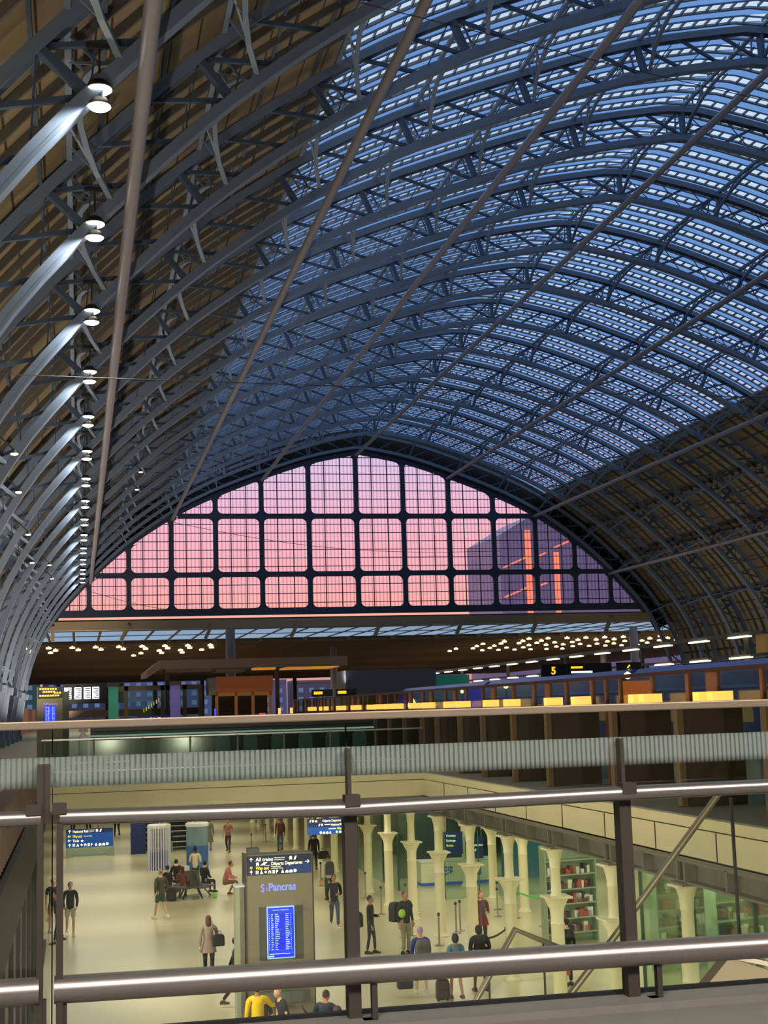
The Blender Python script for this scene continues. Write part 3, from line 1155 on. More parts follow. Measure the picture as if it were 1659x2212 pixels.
m.box(8.35, 11.9, 0, 0.2, 3.35, 3.6).box(8.35, 11.9, 0, 0.2, 0, 0.9)
MB().box(8.35, 11.9, 2.4, 2.6, 0, 3.6).build('back_panel', mat('kiosk_dark', (52, 44, 32), 0.5), t)
m.build('frame', mat('kiosk_timber', (150, 100, 48), 0.5, emit=(150, 92, 36), estr=0.18), t)
MB().box(8.28, 8.36, -0.1, 0.0, 0, 2.6).build('blue_light_strip', mat('blue_neon', (60, 70, 230), emit=(70, 80, 240), estr=1.2), t)
MB().box(11.1, 11.5, 0.3, 0.4, 1.85, 2.25).build('red_light', mat('red_neon', (230, 30, 60), emit=(235, 30, 70), estr=1.0), t)

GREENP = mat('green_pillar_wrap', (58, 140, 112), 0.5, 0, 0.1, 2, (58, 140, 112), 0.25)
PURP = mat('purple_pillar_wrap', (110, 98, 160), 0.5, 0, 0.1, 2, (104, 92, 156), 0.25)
for x0, x1, m_, l in ((1.84, 2.42, GREENP, 'square pillar wrapped in green on the platform'), (5.55, 6.15, PURP, 'square pillar wrapped in lilac on the platform')):
    t = thing('pillar', l, 'pillar', ((x0 + x1) / 2, 88, DECK))
    MB().box(-0.29, 0.29, -0.29, 0.29, 0, 4.1).build('wrap', m_, t)
    MB().box(-0.36, 0.36, -0.36, 0.36, 4.1, 4.35).build('cap', BRONZE, t)


def screen_lines(par, x0, x1, z0, z1, y, rows, material, cols=((0.03, 0.06), (0.12, 0.2), (0.27, 0.42), (0.68, 0.82), (0.88, 0.91)), name='timetable_line'):
    m = MB()
    rnd = random.Random(3)
    w_, h_ = x1 - x0, z1 - z0
    for r in range(rows):
        z = z1 - h_ * (r + 0.7) / rows
        for a, b in cols:
            b2 = a + (b - a) * rnd.uniform(0.55, 1.25)
            m.box(x0 + w_ * a, x0 + w_ * b2, y - 0.004, y, z, z + h_ / rows * 0.36)
    return m.build(name, material, par)


SCRB = mat('blue_screen', (20, 40, 220), 0.3, emit=(22, 52, 235), estr=1.25)
SCRD = mat('blue_screen_dark_band', (10, 20, 150), 0.3, emit=(10, 24, 190), estr=1.0)
SCRF = mat('screen_bright_line', (170, 200, 255), 0.3, emit=(175, 205, 255), estr=1.1)
TOTB = mat('totem_bronze_panel', (128, 120, 98), 0.45, 0.3, 0.06)
TOTD = mat('totem_dark_panel', (78, 80, 68), 0.4, 0.2, 0.06)


def board(par, x0, x1, z0, z1, y, bottom=False):
    """dark to bright blue enamel board"""
    MB().box(x0, x1, y, y + 0.05, z0, z1).build('sign_panel', NAVY, par)


# far totem on the platform
t = thing('information_totem', 'distant platform information totem with amber text and glowing blue departures screen', 'totem', (0, 88, DECK))
MB().box(-2.38, -0.88, 0, 0.5, 0, 4.2).build('body', TOTB, t)
MB().box(-2.34, -0.9, -0.06, 0, 3.5, 4.2).build('sign_panel', mat('navy_far_sign', (24, 26, 60), 0.5), t)
m = MB()
for z, a, b in ((4.02, 0.1, 1.1), (3.85, 0.3, 0.9), (3.78, 0.95, 1.35), (3.62, 0.1, 1.15)):
    x = -2.34 + a
    while x < -2.34 + b:
        m.box(x, x + 0.11, -0.08, -0.06, z, z + 0.10)
        x += 0.15
m.build('amber_text', mat('amber_text', (250, 200, 70), emit=(250, 200, 70), estr=1.1), t)['kind'] = 'stuff'
text('StPancras', 0.22, (-2.0, -0.01, 3.1), mat('lilac_letters', (160, 160, 210), emit=(150, 150, 215), estr=0.5), t)
MB().box(-1.92, -1.28, -0.06, 0, 1.9, 3.06).build('screen', SCRB, t)
screen_lines(t, -1.9, -1.3, 1.95, 3.0, -0.06, 14, SCRF)
MB().box(-0.88, -0.5, 0.2, 1.2, 0, 3.9).build('side_case', TOTD, t)

t = thing('departure_board', 'row of white lit timetable panels hung over the far platform', 'display board', (0, 96, DECK))
MB().box(-0.95, 3.0, 0, 0.3, 3.2, 4.5).build('housing', BLACKM, t)
m2 = MB()
for i, x in enumerate((-0.85, -0.2, 0.4, 0.95)):
    m2.box(x, x + 0.45, -0.02, 0, 3.5, 4.28)
m2.build('white_panel', mat('white_lit_panel', (235, 235, 255), emit=(232, 232, 255), estr=1.3), t)
m2 = MB()
rnd = random.Random(5)
for i, x in enumerate((-0.85, -0.2, 0.4, 0.95)):
    for k in range(6):
        m2.box(x + 0.05 + rnd.random() * 0.2, x + 0.42, -0.03, -0.02, 3.55 + k * 0.12, 3.60 + k * 0.12)
m2.build('timetable_line', BLACKM, t)
MB().box(-1.3, 8, 0.4, 0.7, 2.3, 2.75).box(1.0, 1.3, 0.4, 0.7, 0, 2.3).build('frame', mat('tan_frame', (110, 92, 66), 0.5), t)

# platform offices, shop row beyond the crossing deck
t = thing('glass_office', 'glazed platform office between the green and lilac pillars with navy sign', 'kiosk', (0, 92, DECK))
m = MB()
for x in (2.9, 5.2, 6.6, 7.6):
    m.box(x, x + 0.25, 0, 0.2, 0, 4.2)
m.box(2.5, 7.6, 0, 0.2, 3.9, 4.2).box(2.5, 7.6, 0, 0.2, 1.7, 1.9)
m.build('frame', mat('office_frame', (112, 100, 74), 0.5), t)
MB().box(2.6, 7.6, 0.1, 0.12, 0, 4.0).build('glass_panel', SCREENGLASS, t)
MB().box(3.7, 6.0, -0.08, -0.02, 1.95, 2.3).build('sign_panel', NAVY, t)
text('T &  ST', 0.22, (4.5, -0.09, 2.03), SIGNTXT, t)
m = MB()
for k in range(9):
    m.bar((4.2 + k * 0.16, 1.5, 2.5 + k * 0.11), (4.2 + k * 0.16, 1.5, 2.75 + k * 0.11), 0.05, 0.05)
m.build('amber_stair_light', mat('amber_rail', (240, 210, 100), emit=(240, 205, 90), estr=1.0), t)

# skyline of people and small lights at the platform barrier
for i, (x, y, h, c) in enumerate(((0.3, 80, 1.6, (200, 190, 180)), (1.0, 82, 1.5, (60, 50, 50)), (3.4, 84, 1.6, (80, 60, 50)), (4.6, 83, 1.5, (210, 205, 200)), (7.0, 80, 1.55, (90, 80, 110)))):
    tag(MB().lathe([(0.2, 0), (0.25, 0.5), (0.25, 1.2), (0.05, h)], cx=x, cy=y, cz=DECK, n=8).cbox(x, y, DECK + h + 0.1, 0.5, 0.1, 0.35).build('queue_stand', mat('stand_%d' % i, c, 0.5)),
        'small queue stand on the far platform, %s from the left' % ORD[i], 'stand', 'queue stands on the platform')

# ------------------------------------------------------------------ the bar on the right deck: timber dividers with glowing lampshades
dv = None
k = 0
lamps = [(29.9, 0.62), (30.9, .5), (33.9, .55), (34.9, .55), (39.0, .5), (41.8, .55), (45.7, .55), (48.6, .55), (51.9, .5), (54.2, .45), (57.3, .5), (60.2, .5), (63.2, .6), (65.2, .6), (67.2, .6), (69.4, .5), (73, .6), (78, .6), (83, .5), (88, .5)]
lp = thing('table_lamp', '', 'lamp', (14.2, 30, 7.46), 0, 'glowing box lampshades along the bar')
m = MB().box(-0.26, 0.26, -0.16, 0.16, 0.03, 0.27)
m.build('lamp_shade', SHADE, lp, bevel=0.015)
MB().box(-0.2, 0.2, -0.12, 0.12, 0.0, 0.03).build('base', BRONZE, lp)
for i, (y, wd) in enumerate(lamps):
    lab = 'glowing amber box lamp on a timber bar divider, %s counting away from the viewer' % ORD[i]
    xx = 14.2 + (0.12 if i % 2 else 0)
    if i == 0:
        lp.location = (xx, y, 7.46)
        lp['label'] = lab
        o = lp
    else:
        o = dup(lp, (xx, y, 7.46), 0, lab)
dvd = thing('bar_divider', '', 'divider', (13.9, 30, DECK), 0, 'timber dividers of the bar')
MB().box(-0.75, 0.75, -0.06, 0.06, 0.0, 2.2).build('panel', mat('dark_divider_timber', (56, 42, 30), 0.5), dvd)
MB().box(-0.80, 0.80, -0.18, 0.18, 2.2, 2.26).build('cap', mat('divider_cap', (70, 46, 30), 0.4), dvd)
MB().box(-0.86, -0.72, -0.12, 0.12, 0, 2.2).build('post', mat('light_timber', (96, 74, 48), 0.5), dvd)
ys = [21.5, 25.7, 29.9, 33.9, 39.0, 42.3, 45.7, 48.6, 51.9, 54.2, 57.3, 60.2, 63.2, 67.2, 73, 78, 83, 88]
for i, y in enumerate(ys):
    lab = 'tall brown timber divider of the platform bar, %s counting away from the viewer' % ORD[i]
    if i == 0:
        dvd.location = (13.95, y, DECK)
        dvd['label'] = lab
    else:
        dup(dvd, (13.95, y, DECK), 0, lab)
# glazed screen behind with timber posts and amber light
t = thing('bar_screen', 'long glazed screen of the bar with brown posts and dark top rail', 'screen', (14.9, 0, DECK))
MB().box(-0.08, 0.08, 18, 100, 3.0, 3.10).build('top_rail', mat('dark_rail', (58, 30, 26), 0.4), t)
m = MB()
rnd = random.Random(11)
yy = 18.0
while yy < 100:
    wd = rnd.choice((0.12, 0.2, 0.45, 0.6))
    MB().box(-0.05, 0.05, yy, yy + wd, 0, 3.0).build('post', mat('red_brown_timber', (120, 74, 50), 0.45, 0, 0.3, 1.0), t)
    yy += rnd.choice((1.1, 1.6, 2.3))
MB().box(-0.01, 0.01, 18, 100, 0.0, 3.0).build('glass_panel', SCREENGLASS, t)
MB().box(-1.0, -0.42, 28, 92, 2.2, 2.255).build('lamp_shelf', mat('divider_cap', (70, 46, 30), 0.4), t)
MB().box(0.02, 0.6, 18, 100, 2.16, 2.2).build('shelf_light', mat('shelf_yellow', (200, 180, 70), 0.5, emit=(190, 165, 50), estr=0.5), t)
# bar back counter beyond with things glowing
t = thing('bar_counter', 'amber-lit bar counter with bottles at the far end of the bar', 'counter', (10.6, 70, DECK))
MB().box(0, 3.0, 0, 0.6, 1.9, 2.15).build('lit_front', SHADE, t)
MB().box(0, 3.2, 0, 0.8, 0, 1.9).build('body', WOOD, t)
MB().box(-0.9, -0.78, 0, 0.1, 1.9, 2.5).box(-0.3, -0.18, 0, 0.1, 1.9, 2.5).build('lit_post', SHADE, t)
# glowing table spheres and small sparkle lamps around the bar
for i, (x, y, z, r, l) in enumerate(((16.5, 70, 7.55, 0.22, 'glowing pointed lamp at the end of the bar'), (18.4, 60, 8.35, 0.12, 'bright white globe lamp behind the bar screen, nearer'), (20.5, 75, 8.3, 0.1, 'small white globe lamp behind the bar screen, farther'),
                                   (22.5, 56, 8.6, 0.16, 'white globe lamp behind the right end of the bar screen'))):
    t = thing('globe_lamp', l, 'lamp', (x, y, z))
    MB().lathe([(r, 0), (r * 1.05, r * 0.6), (r * 0.5, r * 1.7), (0.02, r * 2.3)] if i == 0 else [(0.02, -r), (r * 0.8, -r * 0.6), (r, 0), (r * 0.8, r * 0.6), (0.02, r)], n=12).build('globe', LAMPWARM, t, True)
    MB().bar((0, 0, 0), (0, 0, DECK - z), 0.04, 0.04).build('stem', BRONZE, t)
t = thing('shield_panel', 'orange glowing shield-shaped panel behind the bar glass', 'panel', (19.2, 47, DECK))
MB().prism([(-0.55, 3.05), (0.55, 3.05), (0.55, 2.2), (0.3, 1.95), (0, 1.85), (-0.3, 1.95), (-0.55, 2.2)], 'Y', 0, 0.1).build('panel', mat('orange_panel', (220, 110, 50), emit=(215, 100, 40), estr=0.75), t)
MB().box(-0.05, 0.05, 0.1, 0.2, 0, 3.0).build('post', BRONZE, t)
t = thing('blue_banner', 'deep blue banner behind the bar glass', 'banner', (17.0, 60, DECK))
MB().box(-0.45, 0.45, 0, 0.08, 0.5, 3.1).build('panel', mat('deep_blue_banner', (60, 60, 190), emit=(60, 60, 190), estr=0.5), t)
MB().box(-0.04, 0.04, 0.08, 0.16, 0, 3.1).build('post', BRONZE, t)

# train standing along the platform behind the bar
t = thing('train', 'long blue-roofed train standing behind the bar', 'train', (27.0, 0, DECK))
BLUR = mat('train_blue', (62, 76, 140), 0.3, 0.1, 0.1, 0.4, (52, 66, 130), 0.15)
prof = [(-1.4, 0.2), (1.4, 0.2), (1.45, 2.4), (1.2, 3.4), (0.6, 3.85), (-0.6, 3.85), (-1.2, 3.4), (-1.45, 2.4)]
for a in (40, 65, 90):
    MB().prism(prof, 'Y', a, a + 24.2).build('carriage', BLUR, t)
m = MB()
y = 41.0
while y < 113:
    m.box(-1.5, -1.42, y, y + 1.5, 1.4, 2.3)
    y += 2.5
m.build('window', mat('train_window', (70, 60, 50), 0.15, emit=(200, 150, 90), estr=0.35), t)
MB().box(-1.52, -1.4, 40, 114, 2.75, 2.85).build('stripe', mat('train_stripe', (120, 150, 220), 0.3), t)

# two long light beams over the platforms
LB = mat('light_beam_body', (120, 112, 92), 0.5)
for x, z, l in ((34.0, 10.7, 'upper long beam of platform lights receding on the right'), (34.0, 9.62, 'lower long beam of platform lights receding on the right')):
    t = thing('light_beam', l, 'light beam', (x, 0, z))
    MB().box(-0.12, 0.12, 66, 156, 0.0, 0.22 if z > 10 else 0.14).build('beam', LB, t)
    m = MB()
    y = 67.5
    while y < 154:
        m.box(-0.2, 0.05, y, y + 2.3, -0.07, 0.02)
        y += 5.0
    m.build('tube_light', LAMPTUBE, t)
    m = MB()
    for y in range(68, 156, 14):
        m.box(-0.1 + (0.3 if z < 10 else 0), 0.1 + (0.3 if z < 10 else 0), y, y + 0.2, DECK - z, 0.0)
    m.build('post', LB, t)
t = thing('sign_case', 'tan boxed end of the light beams at the right edge', 'sign case', (34.6, 66, DECK))
MB().box(-0.6, 2.6, 0, 1.0, 4.5, 5.5).build('case', mat('tan_case', (190, 150, 84), 0.5, emit=(150, 112, 56), estr=0.25), t)
MB().box(0.4, 0.7, 0.2, 0.5, 0, 4.5).build('post', BRONZE, t)
# platform number signs
AMB = mat('amber_led', (255, 180, 20), emit=(255, 175, 15), estr=1.6)
for x, y, z, s_, l, extra in ((28.1, 81, 9.2, '5', 'amber numeral five on a black sign left of the train indicator', 1), (32.9, 81, 9.22, '6', 'amber numeral six on a black sign near the right light beams', 0)):
    t = thing('platform_number_sign', l, 'sign', (x, y, z))
    MB().box(-1.0, 0.56, 0, 0.2, -0.1, 0.62).build('case', BLACKM, t)
    text(s_, 0.6, (-0.4, -0.01, 0.05), AMB, t, bold=0.02)
    MB().box(0.46, 0.56, 0.05, 0.15, DECK - z, -0.1).build('post', BRONZE, t)
t = thing('train_indicator', 'black train indicator with amber and white rows beside the amber numeral five', 'sign', (28.95, 81, 9.15))
MB().box(-0.25, 2.6, 0, 0.25, -0.1, 0.7).build('case', BLACKM, t)
MB().box(0.0, 0.75, -0.02, 0, 0.4, 0.52).build('amber_row', AMB, t)
MB().box(0.0, 1.35, -0.02, 0, 0.12, 0.24).build('white_row', LAMPTUBE, t)
MB().box(1.0, 1.1, 0.05, 0.15, DECK - 9.3, 0).build('post', BRONZE, t)
for i, (x, y, z) in enumerate(((13.5, 81, 8.35), (14.9, 81, 8.35))):
    t = thing('train_indicator', 'small dark indicator with short amber row over the bar counter, %s' % ('left' if i == 0 else 'right'), 'sign', (x, y, z))
    MB().box(-0.3, 0.9, 0, 0.2, -0.05, 0.35).build('case', BLACKM, t)
    MB().box(-0.2, 0.3, -0.02, 0, 0.08, 0.24).build('amber_row', AMB, t)
    MB().box(0.3, 0.36, 0.05, 0.1, DECK - z, 0).build('post', BRONZE, t)
# grey plant room box beyond the bar
t = thing('platform_hut', 'grey boxy hut beyond the bar with green banner', 'hut', (25.5, 120, DECK))
MB().box(-3, 5, 0, 4, 0, 5.6).build('body', mat('hut_grey', (100, 96, 92), 0.6), t)
MB().box(5, 8.0, 0, 0.2, 3.0, 5.0).build('banner', mat('hut_green', (30, 110, 90), 0.5, emit=(30, 105, 85), estr=0.3), t)
MB().box(5, 5.2, 0.2, 0.4, 0, 3).box(7.7, 7.9, 0.2, 0.4, 0, 3).build('post', BRONZE, t)
# bank of benches on the crossing deck (seen through the near glass)
CH = mat('teal_chair', (58, 76, 76), 0.5)
ch = thing('lounge_chair', '', 'chair', (0, 0, DECK), 0, 'teal lounge chairs on the crossing deck')
m = MB().prism([(-0.28, 0.45), (0.28, 0.45), (0.26, 1.0), (0.18, 1.08), (-0.18, 1.08), (-0.26, 1.0)], 'Y', -0.06, 0.02)
m.build('backrest', CH, ch, bevel=0.02)
MB().cbox(0, 0.28, 0.45, 0.56, 0.55, 0.08).build('seat', CH, ch, bevel=0.02)
for a in (-0.24, 0.24):
    for b in (0.02, 0.5):
        MB().bar((a, b, 0), (a, b, 0.43), 0.035, 0.035).build('leg', BRUSHED, ch)
first = True
for i in range(9):
    lab = 'teal lounge chair on the crossing deck, %s from the left' % ORD[i]
    x = 2.2 + i * 1.05
    if i == 0:
        ch.location = (x, 54, DECK + 0.42)
        ch['label'] = lab
    else:
        dup(ch, (x, 54, DECK + 0.42), 0, lab)
struct(MB().box(0.5, 12, 53, 58, DECK, DECK + 0.42).build('floor_lounge_step', DECKM), 'raised lounge floor')
t = thing('dark_screen', 'dark low screen wall behind the lounge chairs', 'screen', (6.5, 58, DECK))
MB().box(-6, 5.5, 0, 0.2, 0, 2.25).build('panel', mat('lounge_dark', (22, 26, 24), 0.4), t)
MB().box(-6, 5.5, -0.03, 0.0, 1.55, 1.62).build('light_line', mat('cyan_line', (150, 190, 180), emit=(130, 175, 165), estr=0.4), t)
for i, x in enumerate((0.1, 1.4)):
    t = thing('cafe_table', 'white-topped cafe table at the left of the crossing deck, %s' % ('nearer the corner' if i == 0 else 'beside the lounge'), 'table', (x, 52.0, DECK))
    MB().lathe([(0.42, 0.72), (0.42, 0.76)], n=18).build('table_top', WHITE, t)
    MB().lathe([(0.22, 0), (0.22, 0.03), (0.03, 0.05), (0.03, 0.72)], n=12).build('leg', BRUSHED, t)

# ------------------------------------------------------------------ arcade: signs
def arrow(m, x, z, s, dirn, y=-0.01):
    """arrow as bars; dirn up/left/right"""
    if dirn == 'up':
        segs = [((0, 0), (0, 1)), ((0, 1), (-0.38, 0.58)), ((0, 1), (0.38, 0.58))]
    elif dirn == 'left':
        segs = [((-0.5, 0.5), (0.5, 0.5)), ((-0.5, 0.5), (-0.1, 0.88)), ((-0.5, 0.5), (-0.1, 0.12))]
    else:
        segs = [((-0.5, 0.5), (0.5, 0.5)), ((0.5, 0.5), (0.1, 0.88)), ((0.5, 0.5), (0.1, 0.12))]
    for (a, b), (c, d) in segs:
        m.bar((x + a * s, y, z + b * s), (x + c * s, y, z + d * s), 0.012, 0.17 * s)


def icons(m, x, z, s, kinds, y=-0.01, gap=1.25):
    for kd in kinds:
        if kd == 'train':
            m.prism([(x, z + 0.15 * s), (x + 0.8 * s, z + 0.15 * s), (x + 0.8 * s, z + 0.8 * s), (x + 0.6 * s, z + s), (x + 0.2 * s, z + s), (x, z + 0.8 * s)], 'Y', y, y + 0.01)
            m.box(x, x + 0.2 * s, y, y + 0.01, z, z + 0.12 * s).box(x + 0.6 * s, x + 0.8 * s, y, y + 0.01, z, z + 0.12 * s)
        elif kd == 'ticket':
            m.prism([(x, z), (x + 0.5 * s, z), (x + 0.9 * s, z + s), (x + 0.4 * s, z + s)], 'Y', y, y + 0.01)
        elif kd == 'round':
            m.prism([(x + 0.45 * s + 0.48 * s * math.cos(a * math.pi / 6), z + 0.5 * s + 0.48 * s * math.sin(a * math.pi / 6)) for a in range(12)], 'Y', y, y + 0.01)
        elif kd == 'tri':
            m.prism([(x, z), (x + 0.9 * s, z), (x + 0.6 * s, z + 0.75 * s), (x + 0.45 * s, z + s), (x + 0.3 * s, z + 0.75 * s)], 'Y', y, y + 0.01)
        elif kd == 'people':
            m.box(x, x + 0.3 * s, y, y + 0.01, z, z + s).box(x + 0.5 * s, x + 0.8 * s, y, y + 0.01, z, z + s)
        elif kd == 'diamond':
            m.prism([(x, z + 0.5 * s), (x + 0.45 * s, z + 0.1 * s), (x + 0.9 * s, z + 0.5 * s), (x + 0.45 * s, z + 0.95 * s)], 'Y', y, y + 0.01)
        elif kd == 'arch':
            m.prism([(x, z), (x + 0.25 * s, z), (x + 0.25 * s, z + 0.5 * s), (x + 0.6 * s, z + 0.5 * s), (x + 0.6 * s, z), (x + 0.85 * s, z), (x + 0.85 * s, z + 0.7 * s), (x + 0.6 * s, z + 0.9 * s), (x + 0.2 * s, z + 0.9 * s), (x, z + 0.7 * s)], 'Y', y, y + 0.01)
        elif kd == 'case':
            m.box(x, x + 0.95 * s, y, y + 0.01, z, z + 0.7 * s).box(x + 0.3 * s, x + 0.65 * s, y, y + 0.01, z + 0.7 * s, z + 0.85 * s)
        elif kd == 'car':
            m.prism([(x, z), (x + 1.0 * s, z), (x + 1.0 * s, z + 0.4 * s), (x + 0.75 * s, z + 0.8 * s), (x + 0.3 * s, z + 0.8 * s), (x, z + 0.4 * s)], 'Y', y, y + 0.01)
        elif kd == 'lift':
            m.box(x, x + 0.7 * s, y, y + 0.01, z, z + 0.4 * s).box(x, x + 0.7 * s, y, y + 0.01, z + 0.5 * s, z + 0.95 * s)
        x += gap * s
    return x


TEN = ['people', 'tri', 'diamond', 'arch', 'lift', None, 'tri', 'car', 'case', 'round']
ICONROW = ['people', 'tri', 'diamond', 'arch', 'lift']

t = thing('information_totem', 'tall bronze totem with navy direction board, lilac letters and blue departures screen', 'totem', (0, 34.5, 0))
MB().box(3.93, 5.52, 0.0, 0.55, 0, 4.18).build('body', TOTB, t)
MB().box(3.90, 3.93, -0.03, 0.6, 0, 4.2).box(5.52, 5.55, -0.03, 0.6, 0, 4.2).build('edge_trim', BRONZE, t)
MB().box(4.0, 4.28, 0.1, 0.5, 4.18, 4.32).build('top_unit', TOTD, t)
MB().box(3.95, 5.50, -0.03, 0.0, 3.71, 4.16).build('sign_panel', mat('navy_board', (22, 30, 66), 0.5, emit=(22, 32, 72), estr=0.25), t)
MB().box(4.9, 5.50, -0.034, -0.03, 3.72, 3.98).build('blue_patch', mat('blue_board_glow', (20, 52, 110), 0.5, emit=(20, 54, 116), estr=0.3), t)
ym = -0.04
m = MB()
for z in (4.03, 3.73):
    arrow(m, 4.05, z, 0.085, 'up', ym)
arrow(m, 5.40, 3.93, 0.10, 'right', ym)
icons(m, 4.97, 4.035, 0.085, ['train', 'ticket'], ym)
icons(m, 4.17, 3.925, 0.085, ['train'], ym)
x_ = icons(m, 4.16, 3.735, 0.08, ICONROW, ym)
x_ += 0.11
icons(m, x_, 3.735, 0.08, ['tri', 'car', 'case', 'round'], ym)
m.prism([(4.27, 3.93), (4.36, 3.94), (4.44, 4.0), (4.36, 4.01)], 'Y', ym, ym + 0.01)
m.build('pictogram', SIGNTXT, t)['kind'] = 'stuff'
m = MB()
arrow(m, 4.05, 3.83, 0.085, 'up', ym)
m.bar((4.36, ym, 3.935), (4.50, ym, 3.925), 0.01, 0.012)
m.build('yellow_pictogram', SIGNYEL, t)['kind'] = 'stuff'
text('All trains', 0.115, (4.16, ym, 4.035), SIGNTXT, t, bold=0.002)
text('National trains', 0.045, (4.60, ym, 4.085), SIGNTXT, t)
text('and platforms', 0.045, (4.60, ym, 4.04), SIGNTXT, t)
text('Départs Departures', 0.105, (4.53, ym, 3.93), SIGNTXT, t, sx=0.88, bold=0.002)
text('Way out', 0.11, (4.16, ym, 3.835), SIGNYEL, t, sx=0.8, bold=0.002)
text('Midland Road', 0.042, (4.53, ym, 3.88), SIGNTXT, t)
text("and King's Cross", 0.042, (4.53, ym, 3.84), SIGNTXT, t)
text('P', 0.11, (4.64, ym, 3.735), SIGNTXT, t, bold=0.003)
LIL = mat('lilac_lit_letters', (130, 140, 235), emit=(118, 130, 235), estr=0.75)
text('S', 0.26, (4.28, -0.01, 3.31), LIL, t, sx=0.72, bold=0.008)
text('t', 0.16, (4.405, -0.01, 3.33), LIL, t, sx=0.65, bold=0.004)
text('Pancras', 0.25, (4.46, -0.01, 3.33), LIL, t, sx=0.86, bold=0.009)
MB().box(4.22, 4.42, -0.015, 0, 1.72, 2.96).box(5.06, 5.27, -0.015, 0, 1.72, 2.96).build('side_panel', TOTD, t)
MB().box(4.405, 5.065, -0.05, 0, 1.76, 2.96).build('screen_frame', mat('screen_frame', (150, 190, 255), 0.4, emit=(130, 180, 255), estr=1.0), t)
MB().box(4.425, 5.045, -0.056, -0.05, 1.785, 2.935).build('screen', SCRB, t)
m = MB()
for k in range(19):
    z = 2.76 - k * 0.042
    m.box(4.43, 5.04, -0.060, -0.056, z, z + 0.02)
m.build('screen_band', SCRD, t)
screen_lines(t, 4.43, 5.04, 1.95, 2.80, -0.061, 20, SCRF)['kind'] = 'stuff'
MB().box(4.46, 4.95, -0.062, -0.056, 1.86, 1.875).box(4.43, 4.56, -0.062, -0.056, 1.80, 1.83).build('screen_footer', SCRF, t)
text('Summary of departures', 0.04, (4.735, -0.062, 2.87), SCRF, t, align='CENTER')
MB().box(4.1, 5.4, -0.06, 0.0, 0.72, 1.02).build('shelf', TOTD, t)
MB().prism([(4.1, 0.0), (4.3, -0.12), (4.6, -0.19), (4.9, -0.19), (5.2, -0.12), (5.4, 0.0)], 'Z', 0.75, 1.0).build('rounded_ledge', mat('ledge_grey', (96, 100, 90), 0.4), t)

t = thing('slim_case', 'slim grey and glass case standing against the left side of the totem', 'case', (3.80, 34.6, 0))
MB().box(-0.02, 0.09, 0, 0.5, 0, 3.44).build('body', mat('case_grey', (112, 106, 94), 0.4), t)
MB().box(-0.12, -0.02, 0, 0.5, 0, 3.44).build('glass_side', mat('case_glass', (158, 164, 140), 0.2), t)
MB().box(-0.13, 0.10, -0.01, 0.5, 3.44, 3.47).build('cap', WHITE, t)

# left free-standing board
t = thing('direction_board', 'blue direction board standing at the left end of the arcade', 'sign', (0, 80.5, 0))
MB().box(-0.62, 1.90, 0, 0.06, 0.50, 1.50).build('sign_panel', BLUEP, t)
MB().box(-0.62, 1.90, -0.008, 0, 1.27, 1.50).build('navy_strip', NAVY, t)
MB().box(-0.58, 1.9, 0.02, 0.04, 0.02, 0.5).build('glass_panel', SCREENGLASS, t)
MB().box(-0.60, -0.54, -0.02, 0.05, 0, 0.5).box(1.90, 1.96, -0.02, 0.05, 0, 1.5).box(-0.8, -0.2, -0.2, 0.2, 0, 0.03).box(1.6, 2.0, -0.2, 0.2, 0, 0.03).build('stand', BRUSHED, t)
m = MB()
arrow(m, -0.42, 1.28, 0.17, 'up', -0.02)
arrow(m, -0.42, 0.80, 0.17, 'left', -0.02)
arrow(m, -0.42, 0.54, 0.17, 'up', -0.02)
x_ = icons(m, -0.26, 0.56, 0.16, ICONROW, -0.02)
icons(m, x_ + 0.18, 0.56, 0.16, ['tri', 'car', 'case', 'round'], -0.02)
icons(m, 0.98, 1.30, 0.15, ['train', 'ticket'], -0.02)
icons(m, 0.18, 0.81, 0.13, ['car'], -0.02)
m.build('pictogram', SIGNTXT, t)['kind'] = 'stuff'
m = MB()
arrow(m, -0.42, 1.03, 0.17, 'left', -0.02)
m.build('yellow_pictogram', SIGNYEL, t)
text('National Rail', 0.19, (-0.26, -0.02, 1.30), SIGNTXT, t, sx=0.85, bold=0.003)
text('Tickets and', 0.07, (0.62, -0.02, 1.39), SIGNTXT, t)
text('platforms', 0.07, (0.62, -0.02, 1.31), SIGNTXT, t)
text('Way out', 0.2, (-0.26, -0.02, 1.04), SIGNYEL, t, sx=0.68, bold=0.003)
text('Pancras Road', 0.08, (0.34, -0.02, 1.07), SIGNTXT, t)
text('Taxis', 0.19, (-0.26, -0.02, 0.81), SIGNTXT, t, sx=0.85, bold=0.003)
text('P', 0.2, (0.70, -0.02, 0.56), SIGNTXT, t, bold=0.004)

# right hung board
t = thing('direction_board', 'blue direction board hung from the arcade ceiling with departures arrow', 'sign', (0, 56, 0))
MB().box(8.82, 10.45, 0, 0.06, 2.70, 3.32).build('sign_panel', BLUEP, t)
MB().box(8.82, 10.45, -0.008, 0, 3.0, 3.32).build('navy_strip', NAVY, t)
MB().box(9.0, 9.04, 0.01, 0.05, 3.32, 4.0).box(10.2, 10.24, 0.01, 0.05, 3.32, 4.0).build('hanger', BRUSHED, t)
text('Départs Departures', 0.12, (9.42, -0.02, 3.19), SIGNTXT, t, sx=0.85, bold=0.002)
text('National Rail', 0.12, (9.75, -0.02, 3.03), SIGNTXT, t, sx=0.85, bold=0.002)
text('Way out', 0.115, (10.0, -0.02, 2.88), SIGNYEL, t, sx=0.8, bold=0.002)
m = MB()
icons(m, 8.9, 3.19, 0.09, ['ticket', 'train', 'car'], -0.02)
icons(m, 9.25, 3.03, 0.09, ['ticket', 'train'], -0.02)
icons(m, 9.3, 2.73, 0.1, ['round', 'case', 'car', 'tri'], -0.02)
